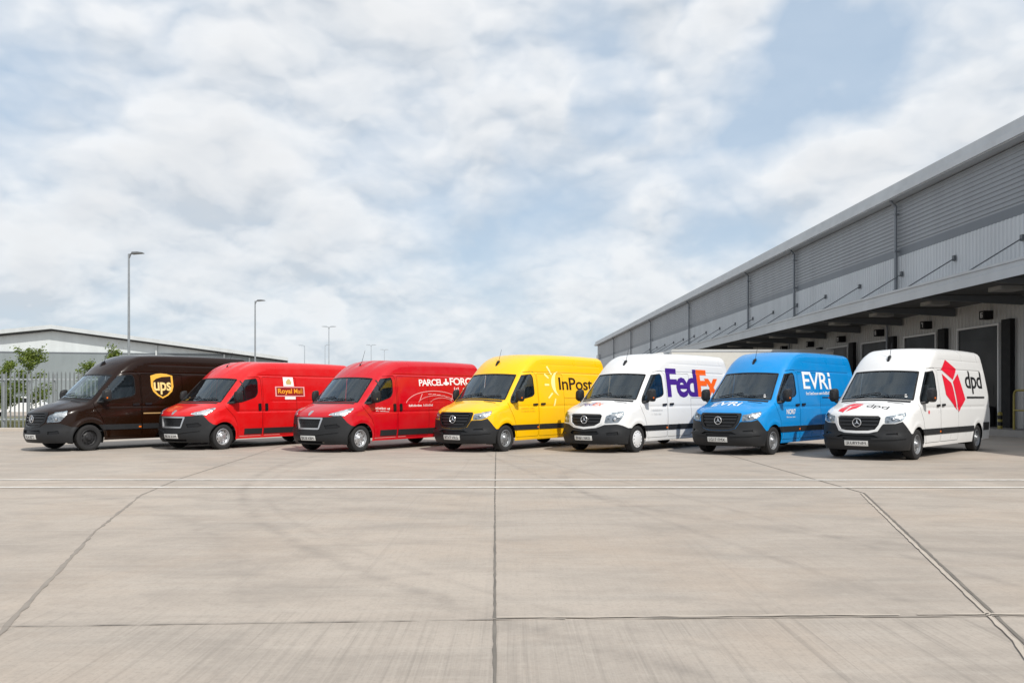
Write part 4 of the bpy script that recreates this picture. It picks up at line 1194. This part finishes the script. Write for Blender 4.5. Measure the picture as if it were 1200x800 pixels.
# lorry backed up to the dock
lo = empty('lorry', (8.0, 46.4, 0), 0); tag(lo, 'white box lorry parked behind the vans at the dock', 'lorry')
M['lorry_white'] = plain('lorry_panel_white', (.66, .65, .61), .45, var=.06)
b = MB(); b.prism(rounded([(.45, 1.1), (.45, 3.93), (9.0, 3.93), (9.0, 1.1)], .05), 'y', -1.25, 1.25); bx = b.obj('box_body', M['lorry_white'], lo)
b = MB(); b.box(.42, 9.03, -1.27, 1.27, 3.80, 3.90); b.box(.42, 9.03, -1.27, 1.27, 1.05, 1.17); b.obj('rail', M['clad_light'], bx)
b = MB(); b.prism(rounded([(-1.35, .7), (-1.45, 1.7), (-1.15, 2.75), (-.9, 3.25), (-.55, 3.72), (.05, 3.80), (.05, .7)], .12), 'y', -1.15, 1.15); cb = b.obj('cab', M['white'], lo, True)
b = MB(); b.prism([(-1.44, 1.85), (-1.19, 2.70), (-1.165, 2.69), (-1.41, 1.84)], 'y', -1.0, 1.0); b.obj('windscreen', M['gloss_black'], cb)
for y in (-1.16, 1.15):
    b = MB(); b.box(-1.0, -.3, y, y + .01, 1.9, 2.6); b.obj('side_window', M['gloss_black'], cb)
b = MB(); b.box(.2, .42, -.6, .6, 3.0, 3.75); b.obj('deflector', M['steel_dark'], lo)
b = MB(); b.box(-1.2, 9, -.45, .45, .75, 1.04); b.obj('chassis', M['steel_dark'], lo)
for x in (-.5, 6.6, 7.8):
    for y in (-1.2, .92):
        b = MB(); b.lathe_y([(0.001, 0), (.26, 0), (.48, .0), (.5, .05), (.5, .24), (.48, .28), (0.001, .28)], x, y, .5); b.obj('wheel', M['rubber'], lo, True)

# ------------------------------------------------------------------ far grey building on the left
FB = 108.0
fb = empty('gabled_warehouse', (-58.1, FB, 0), R(15)); tag(fb, 'pale grey gabled warehouse far behind the fence', 'warehouse')
M['far_pale'] = cladding('white_grey_cladding', (.62, .665, .675))
M['far_mid'] = cladding('blue_grey_cladding', (.25, .285, .295))
M['far_trim'] = cladding('white_verge', (.56, .59, .60))
RZ, EZ, HW = 9.95, 6.35, 28.2
def roofz(x): return RZ - (RZ - EZ) * abs(x) / HW
b = MB(); b.prism([(-HW, 0), (HW, 0), (HW, EZ), (0, RZ), (-HW, EZ)], 'y', .05, 60); b.obj('wall', M['far_pale'], fb)
b = MB(); b.box(-HW + .02, HW - .02, -.03, .045, 0, 6.95) if False else b.prism([(-HW + .02, 0), (HW - .02, 0), (HW - .02, EZ - .1), (HW * .80, 6.95), (-HW * .80, 6.95), (-HW + .02, EZ - .1)], 'y', -.03, .045); b.obj('lower_cladding', M['far_mid'], fb)
b = MB()
for sgn in (1, -1): b.prism([(0, RZ + .02), (sgn * (HW + .6), EZ - .07), (sgn * (HW + .6), EZ + .38), (0, RZ + .52)], 'y', -1.1, 60.5)
b.obj('roof', M['far_trim'], fb)
b = MB()
for sgn in (1, -1): b.prism([(0, RZ - .20), (sgn * (HW + .5), EZ - .27), (sgn * (HW + .5), EZ - .075), (0, RZ + .015)], 'y', -.5, .04)
b.obj('verge_trim', M['steel_dark'], fb)
for x in (-24, 12.2, 20.6, 23.8):
    b = MB(); b.box(x - .10, x + .10, -.30, -.035, 0, roofz(x) - .25); b.obj('downpipe', M['far_trim'], fb)
b = MB(); b.box(-HW + .1, HW * .80, -.06, -.031, 6.93, 7.10); b.obj('cladding_band', M['clad_band'], fb)

# ------------------------------------------------------------------ fence, verge, trees, lamps
M['galv'] = plain('galvanised_steel', (.42, .45, .47), .5, .5, var=.1)
FY = 36.4
fe = empty('palisade_fence', (-15.5, FY, 0), R(2)); tag(fe, 'grey galvanised palisade fence behind the brown van', 'fence')
FL = 12.5
posts = np.arange(-FL, FL + .1, 2.12)
b = MB()
for x in np.arange(-FL, FL, .177):
    b.prism([(x - .031, .06), (x + .031, .06), (x + .031, 2.42), (x, 2.52), (x - .031, 2.42)], 'y', -.012, -.004)
    b.box(x - .006, x + .006, -.020, -.0125, .06, 2.42)
M['galv_dark'] = plain('dark_galvanised_steel', (.20, .22, .225), .6, .4, var=.2)  # pales in a darker grey than the posts and rails
pl = b.obj('pale', M['galv_dark'], fe); pl['kind'] = 'stuff'
for z in (.45, 2.14):
    b = MB(); b.prism([(0, z), (.05, z), (.05, z + .006), (.006, z + .006), (.006, z + .06), (0, z + .06)], 'x', -FL, FL); b.v = [(p[0], p[1], p[2]) for p in b.v]; b.obj('rail', M['galv'], fe)
for x in posts:
    for dx in ((0,) if False else (0, 1.05)):
        b = MB(); b.box(x + dx - .055, x + dx + .055, .06, .16, 0, 2.40); b.obj('post', M['galv'], fe)
M['kerb'] = plain('kerb_concrete', (.45, .40, .345), .85, var=.15, scale=4)
b = MB(); b.prism([(35.55, 0), (35.55, .11), (35.58, .125), (36.15, .125), (36.15, 0)], 'x', -45, -3); o = b.obj('kerb', M['kerb']); tag(o, kind='structure')
def mat_grass():
    m, nt, b = new_mat('dry_grass'); co = objco(nt)
    f = noise(nt, co, 1.2, 6, .65)
    nt.links.new(ramp(nt, f, [(.3, (.07, .085, .03)), (.55, (.13, .13, .055)), (.75, (.22, .19, .10))]), b.inputs['Base Color']); b.inputs['Roughness'].default_value = .9
    return m
M['grass'] = mat_grass()
o = sheet('grass_verge', [(-70, 36.16), (-3, 36.16), (-3, 60), (-70, 60)], .02, M['grass'])
gb = MB(); r = random.Random(3)
for i in range(9000):
    x = r.uniform(-30, -6); y = 36.2 + abs(r.gauss(0, 1.2)) + (r.random() < .5) * r.uniform(0, 9); h = r.uniform(.08, .38) * (1.4 if r.random() < .1 else 1); a = r.uniform(0, 3.14); w = .014
    dx, dy = math.cos(a) * w, math.sin(a) * w; lx, ly = r.uniform(-.1, .1), r.uniform(-.1, .1)
    gb.poly([(x - dx, y - dy, .02), (x + dx, y + dy, .02), (x + lx, y + ly, h)])
o = gb.obj('grass', M['grass']); tag(o, kind='stuff')

def mat_leaf():
    m, nt, b = new_mat('young_leaf'); co = objco(nt)
    oi = noise(nt, co, 5, 2)
    nt.links.new(ramp(nt, oi, [(.3, (.06, .105, .012)), (.7, (.19, .235, .03))]), b.inputs['Base Color']); b.inputs['Roughness'].default_value = .55
    b.inputs['Subsurface Weight'].default_value = 0
    tr_ = nt.nodes.new('ShaderNodeBsdfTranslucent'); tr_.inputs[0].default_value = (.16, .24, .04, 1)
    mx = nt.nodes.new('ShaderNodeMixShader'); mx.inputs[0].default_value = .3
    nt.links.new(b.outputs[0], mx.inputs[1]); nt.links.new(tr_.outputs[0], mx.inputs[2]); nt.links.new(mx.outputs[0], nt.nodes['Material Output'].inputs[0])
    return m
M['leaf'] = mat_leaf(); M['bark'] = plain('grey_bark', (.12, .10, .08), .9, bmp=.4)
def sapling(x, y, h, w, seed, label):
    r = random.Random(seed); e = empty('sapling', (x, y, 0)); tag(e, label, 'tree', 'young trees behind the fence')
    t = MB(); lean = r.uniform(-.1, .1); tips = []
    t.tube((0, 0, 0), (lean, 0, h * .55), .05, .035); t.tube((lean, 0, h * .55), (lean * 1.6, 0, h * .95), .035, .012)
    for i in range(26):
        z = h * r.uniform(.22, .92); k = 1.25 - (z / h) * .78
        a = r.uniform(0, 6.28); l = w * .5 * k * r.uniform(.6, 1.15)
        p1 = Vector((lean + math.cos(a) * l, math.sin(a) * l, min(h, z + l * .55)))
        t.tube((lean * z / h, 0, z), p1, .016, .006, 5); tips.append((Vector((lean * z / h, 0, z)), p1))
    t.obj('trunk', M['bark'], e, True)
    tips.append((Vector((lean, 0, h * .8)), Vector((lean * 1.6, 0, h))))
    c = MB()
    for a, p in tips:
        for i in range(120):
            q = a.lerp(p, r.uniform(.25, 1.08)) + Vector((r.gauss(0, .11), r.gauss(0, .11), r.gauss(0, .10)))
            s_ = r.uniform(.045, .085); n = Vector((r.uniform(-1, 1), r.uniform(-1, 1), r.uniform(-.2, 1))).normalized(); u = n.orthogonal().normalized(); v = n.cross(u)
            c.poly([q - u * s_, q - v * s_ * .5, q + u * s_, q + v * s_ * .5])
    c.obj('crown', M['leaf'], e)
sapling(-25.5, 45.0, 3.95, 2.3, 5, 'fullest young leafy tree showing above the fence')
sapling(-27.3, 46.0, 3.3, 1.6, 6, 'small young tree at the left edge of the photo above the fence')
sapling(-22.35, 45.3, 3.25, 1.5, 7, 'young tree peeping over the brown van windscreen')
sapling(-21.3, 45.6, 4.1, 1.1, 8, 'thin young tree rising above the brown van roof')
# vehicles glimpsed through the fence
def parked_car(x, y, rz, col, label, L=4.2, H=1.45):
    e = empty('parked_car', (x, y, 0), rz); tag(e, label, 'car')
    m = plain('car_paint', col, .3, coat=.6)
    low = [(-L / 2, .35), (-L / 2, .75), (-L * .46, .86), (-L * .22, .95), (L * .42, .98), (L * .49, .85), (L / 2, .4), (L / 2, .35)]
    b = MB(); b.prism(rounded(low, .08), 'y', -.85, .85); bo = b.obj('body', m, e, True)
    cab = [(-L * .25, .95), (-L * .10, H - .04), (L * .10, H), (L * .30, H - .08), (L * .42, .97)]
    b = MB(); b.prism(rounded(cab, .06), 'y', -.72, .72); b.obj('roof', m, bo, True)
    for sd in (-1, 1):
        b = MB(); b.prism(inset(cab, .08), 'y', sd * .725 - .004, sd * .725 + .004); b.obj('window', M['gloss_black'], bo)
    b = MB(); b.prism([(-L * .235, 1.0), (-L * .11, H - .08), (-L * .105, H - .08), (-L * .23, 1.0)], 'y', -.62, .62); b.v = [(p[0] - .02, p[1], p[2]) for p in b.v]; b.obj('windscreen', M['gloss_black'], bo)
    for wx in (-L * .31, L * .29):
        for wy in (-.87, .67):
            b = MB(); b.lathe_y([(0.001, 0), (.19, 0), (.2, -.01), (.30, 0), (.31, .03), (.31, .17), (.30, .2), (0.001, .2)], wx, wy, .31); b.obj('wheel', M['rubber'], e, True)
parked_car(-36.2, 62.5, R(12), (.78, .78, .78), 'white car parked behind the palisade fence')

M['lamp_pole'] = plain('lamp_pole_grey', (.30, .32, .34), .45, .4)
M['lamp_head'] = plain('lamp_head_grey', (.13, .135, .145), .5)
M['hazed_pole'] = plain('hazed_lamp_grey', (.42, .46, .50), .5, .2)  # lamp grey lightened: distance haze put into the colour of far lamps
def lamp(px, py, Z, label, two=False, d=1):
    e = empty('street_lamp', ((px - 600) * Z / 1000, Z, 0)); tag(e, label, 'street lamp', 'street lamps beyond the yard')
    H = 1.42 + (465 - py) * Z / 1000
    pm_ = M['lamp_pole'] if Z < 100 else M['hazed_pole']; hm_ = M['lamp_head'] if Z < 100 else M['hazed_pole']
    b = MB(); b.tube((0, 0, 0), (0, 0, 1.2), .10, .10, 10); b.tube((0, 0, 1.2), (0, 0, H - .05), .085, .055, 10); b.box(-.18, .18, -.18, .18, 0, .03); b.obj('pole', pm_, e, True)
    for s_ in ((1, -1) if two else (d,)):
        b = MB(); b.tube((0, 0, H - .35), (s_ * .10, 0, H - .06), .045, .045); b.tube((s_ * .1, 0, H - .06), (s_ * .25, 0, H - .02), .045, .04)
        hd = b.obj('arm', hm_, e, True)
        b = MB(); b.prism(rounded([(s_ * .18, H - .08), (s_ * .22, H + .05), (s_ * .55, H + .06), (s_ * .85, H + .02), (s_ * .86, H - .02), (s_ * .5, H - .05)], .03), 'y', -.16, .16); b.obj('lantern', hm_, hd, True)
lamp(151, 296.5, 50, 'tallest street lamp, standing behind the brown van')
lamp(299, 352, 74, 'second tallest street lamp, behind the red van with gold lettering')
lamp(385.5, 382.5, 104, 'double headed street lamp above the roof of the red van with gold lettering', True)
lamp(357, 404.5, 120, 'short street lamp left of the double headed one, head turned left', d=-1)
lamp(381, 404, 150, 'very faint distant street lamp just left of the double headed one', d=1)
lamp(435, 404, 146, 'distant twin headed lamp above the red van with a globe graphic', True)
lamp(450.5, 409.5, 170, 'farthest small lamp, right of the distant twin headed lamp', True)

# ------------------------------------------------------------------ sky, sun, camera
SUN = Vector((.42, -.55, .74)).normalized()
el = math.asin(SUN.z); az = math.atan2(SUN.x, SUN.y)
w = bpy.data.worlds.new('World'); scene.world = w; w.use_nodes = True
w.cycles.sampling_method = 'MANUAL'; w.cycles.sample_map_resolution = 512
nt = w.node_tree; bg = nt.nodes['Background']
sky = nt.nodes.new('ShaderNodeTexSky'); sky.sky_type = 'NISHITA'; sky.sun_disc = False
sky.sun_elevation = el; sky.sun_rotation = az; sky.air_density = 1.0; sky.dust_density = 1.6; sky.ozone_density = 1.2
gco = nt.nodes.new('ShaderNodeTexCoord').outputs['Generated']
sp = nt.nodes.new('ShaderNodeSeparateXYZ'); nt.links.new(gco, sp.inputs[0])
def wnoise(vec, scale, detail, rough, col=False):
    n = nt.nodes.new('ShaderNodeTexNoise'); n.inputs['Scale'].default_value = scale; n.inputs['Detail'].default_value = detail; n.inputs['Roughness'].default_value = rough
    nt.links.new(vec, n.inputs['Vector']); return n.outputs['Color' if col else 'Fac']
def vmath(op, a, b):
    v = nt.nodes.new('ShaderNodeVectorMath'); v.operation = op
    for i_, q in enumerate((a, b)):
        if hasattr(q, 'links'): nt.links.new(q, v.inputs[i_])
        elif isinstance(q, (int, float)): v.inputs['Scale'].default_value = q
        else: v.inputs[i_].default_value = q
    return v.outputs[0]
wv = vmath('SUBTRACT', wnoise(gco, 4.5, 5, .55, True), (.5, .5, .5))
dw = vmath('ADD', gco, vmath('SCALE', wv, .17))
zz = math_(nt, 'ADD', math_(nt, 'MAXIMUM', sp.outputs[2], 0.0), .14)
cmb = nt.nodes.new('ShaderNodeCombineXYZ')
nt.links.new(math_(nt, 'DIVIDE', sp.outputs[0], zz), cmb.inputs[0]); nt.links.new(math_(nt, 'DIVIDE', sp.outputs[1], zz), cmb.inputs[1])
high = wnoise(mapping(nt, cmb.outputs[0], (1, 1, 1), (3.1, 1.7, 0)), .8, 6, .52)
def billow(off, sc, seed):
    """cauliflower clouds: rounded cells with finer cells on them, warped"""
    wp = vmath('SUBTRACT', wnoise(mapping(nt, gco, (sc, sc, sc * 1.7), (seed, 0, off * 0)), 1.1, 4, .55, True), (.5, .5, .5))
    v = nt.nodes.new('ShaderNodeTexVoronoi'); v.feature = 'F1'; v.inputs['Scale'].default_value = 1.0
    v.inputs['Detail'].default_value = 2.4; v.inputs['Roughness'].default_value = .42; v.inputs['Lacunarity'].default_value = 2.3
    nt.links.new(vmath('ADD', mapping(nt, gco, (sc, sc, sc * 1.75), (seed, .7, off)), vmath('SCALE', wp, .9)), v.inputs['Vector'])
    return math_(nt, 'SUBTRACT', 1.0, v.outputs['Distance'])
def cum(off): return wnoise(mapping(nt, gco, (3.0, 3.0, 5.2), (1.3, .4, 2.2 + off)), 1.0, 7, .50)
fc = cum(0); fu_ = cum(.16)
puff = billow(0, 5.4, 3.0); puff_u = billow(.16, 5.4, 3.0)
small = billow(0, 15.0, 8.0); small_u = billow(.16, 15.0, 8.0)
def blob(px, py, rad, sx=1.0):
    d = Vector(((px - 600) / 1000, 1, (465 - py) / 1000)).normalized()
    v = nt.nodes.new('ShaderNodeVectorMath'); v.operation = 'DOT_PRODUCT'; nt.links.new(vmath('NORMALIZE', dw, (0, 0, 0)), v.inputs[0]); v.inputs[1].default_value = d
    c = math.cos(rad)
    return ramp(nt, math_(nt, 'DIVIDE', math_(nt, 'SUBTRACT', v.outputs['Value'], c), 1 - c, clamp=True), [(0, 0), (.7, 1)])
low = ramp(nt, sp.outputs[2], [(.02, 1), (.26, 0)])
dens = math_(nt, 'ADD', math_(nt, 'MULTIPLY', fc, .50), math_(nt, 'MULTIPLY', high, .38))
dens = math_(nt, 'ADD', dens, math_(nt, 'MULTIPLY', math_(nt, 'SUBTRACT', puff, .42), .24))
dens = math_(nt, 'ADD', dens, math_(nt, 'MULTIPLY', math_(nt, 'SUBTRACT', small, .42), math_(nt, 'MULTIPLY', low, .16)))
dens = math_(nt, 'ADD', math_(nt, 'ADD', dens, .160), math_(nt, 'MULTIPLY', low, .035))
for px, py, rad, k in ((380, 170, .30, .07), (640, 200, .15, .06), (1110, 130, .15, .10), (820, 70, .085, .10), (60, 240, .08, .07), (400, 310, .10, .05), (720, 300, .09, .06), (200, 320, .10, .05),
                       (940, 95, .10, -.17), (728, 112, .05, -.12), (1010, 30, .12, -.08), (850, 235, .09, -.09), (15, 150, .10, -.08), (700, 20, .05, -.05), (1190, 20, .06, -.05)):
    dens = math_(nt, 'ADD', dens, math_(nt, 'MULTIPLY', blob(px, py, rad), k))
cov = ramp(nt, dens, [(.38, .12), (.50, .52), (.60, .86), (.72, 1)])
lit = math_(nt, 'ADD', math_(nt, 'MULTIPLY', math_(nt, 'SUBTRACT', fc, fu_), 2.2), math_(nt, 'MULTIPLY', math_(nt, 'SUBTRACT', puff, puff_u), 1.55))
lit = math_(nt, 'ADD', lit, math_(nt, 'MULTIPLY', math_(nt, 'SUBTRACT', small, small_u), math_(nt, 'MULTIPLY', low, 1.2)))
lit = math_(nt, 'ADD', lit, .56, clamp=True)
core = ramp(nt, dens, [(.59, 0), (.82, .72)])
cloud = mixc(nt, ramp(nt, lit, [(.05, 0), (.5, .62), (.9, 1)]), (6.0, 6.55, 7.2), (9.8, 9.85, 9.9))
cloud = mixc(nt, core, cloud, (6.8, 7.15, 7.6))
hz = ramp(nt, sp.outputs[2], [(.0, 1), (.05, .62), (.22, .10), (.5, 0)])
base = mixc(nt, .6, sky.outputs[0], (6.0, 7.7, 9.6))
c1 = mixc(nt, cov, base, cloud)
c2 = mixc(nt, math_(nt, 'MULTIPLY', hz, .48), c1, (6.6, 7.4, 8.0))
nt.links.new(c2, bg.inputs[0]); bg.inputs[1].default_value = .10

sl = bpy.data.lights.new('sun', 'SUN'); sl.energy = 4.0; sl.angle = R(.8); sl.color = (1, .95, .87)
so = bpy.data.objects.new('sun', sl); COL.objects.link(so)
so.rotation_euler = SUN.to_track_quat('Z', 'Y').to_euler(); so.location = (30, -30, 60)

cam = bpy.data.cameras.new('camera'); co = bpy.data.objects.new('camera', cam); COL.objects.link(co)
co.location = (0, 0, 1.42); co.rotation_euler = (R(90), 0, 0)
cam.sensor_width = 36; cam.lens = 30; cam.shift_y = 65 / 1200; cam.clip_start = .1; cam.clip_end = 4000
scene.camera = co
scene.view_settings.view_transform = 'Standard'; scene.view_settings.look = 'None'
scene.view_settings.exposure = 0; scene.view_settings.gamma = 1
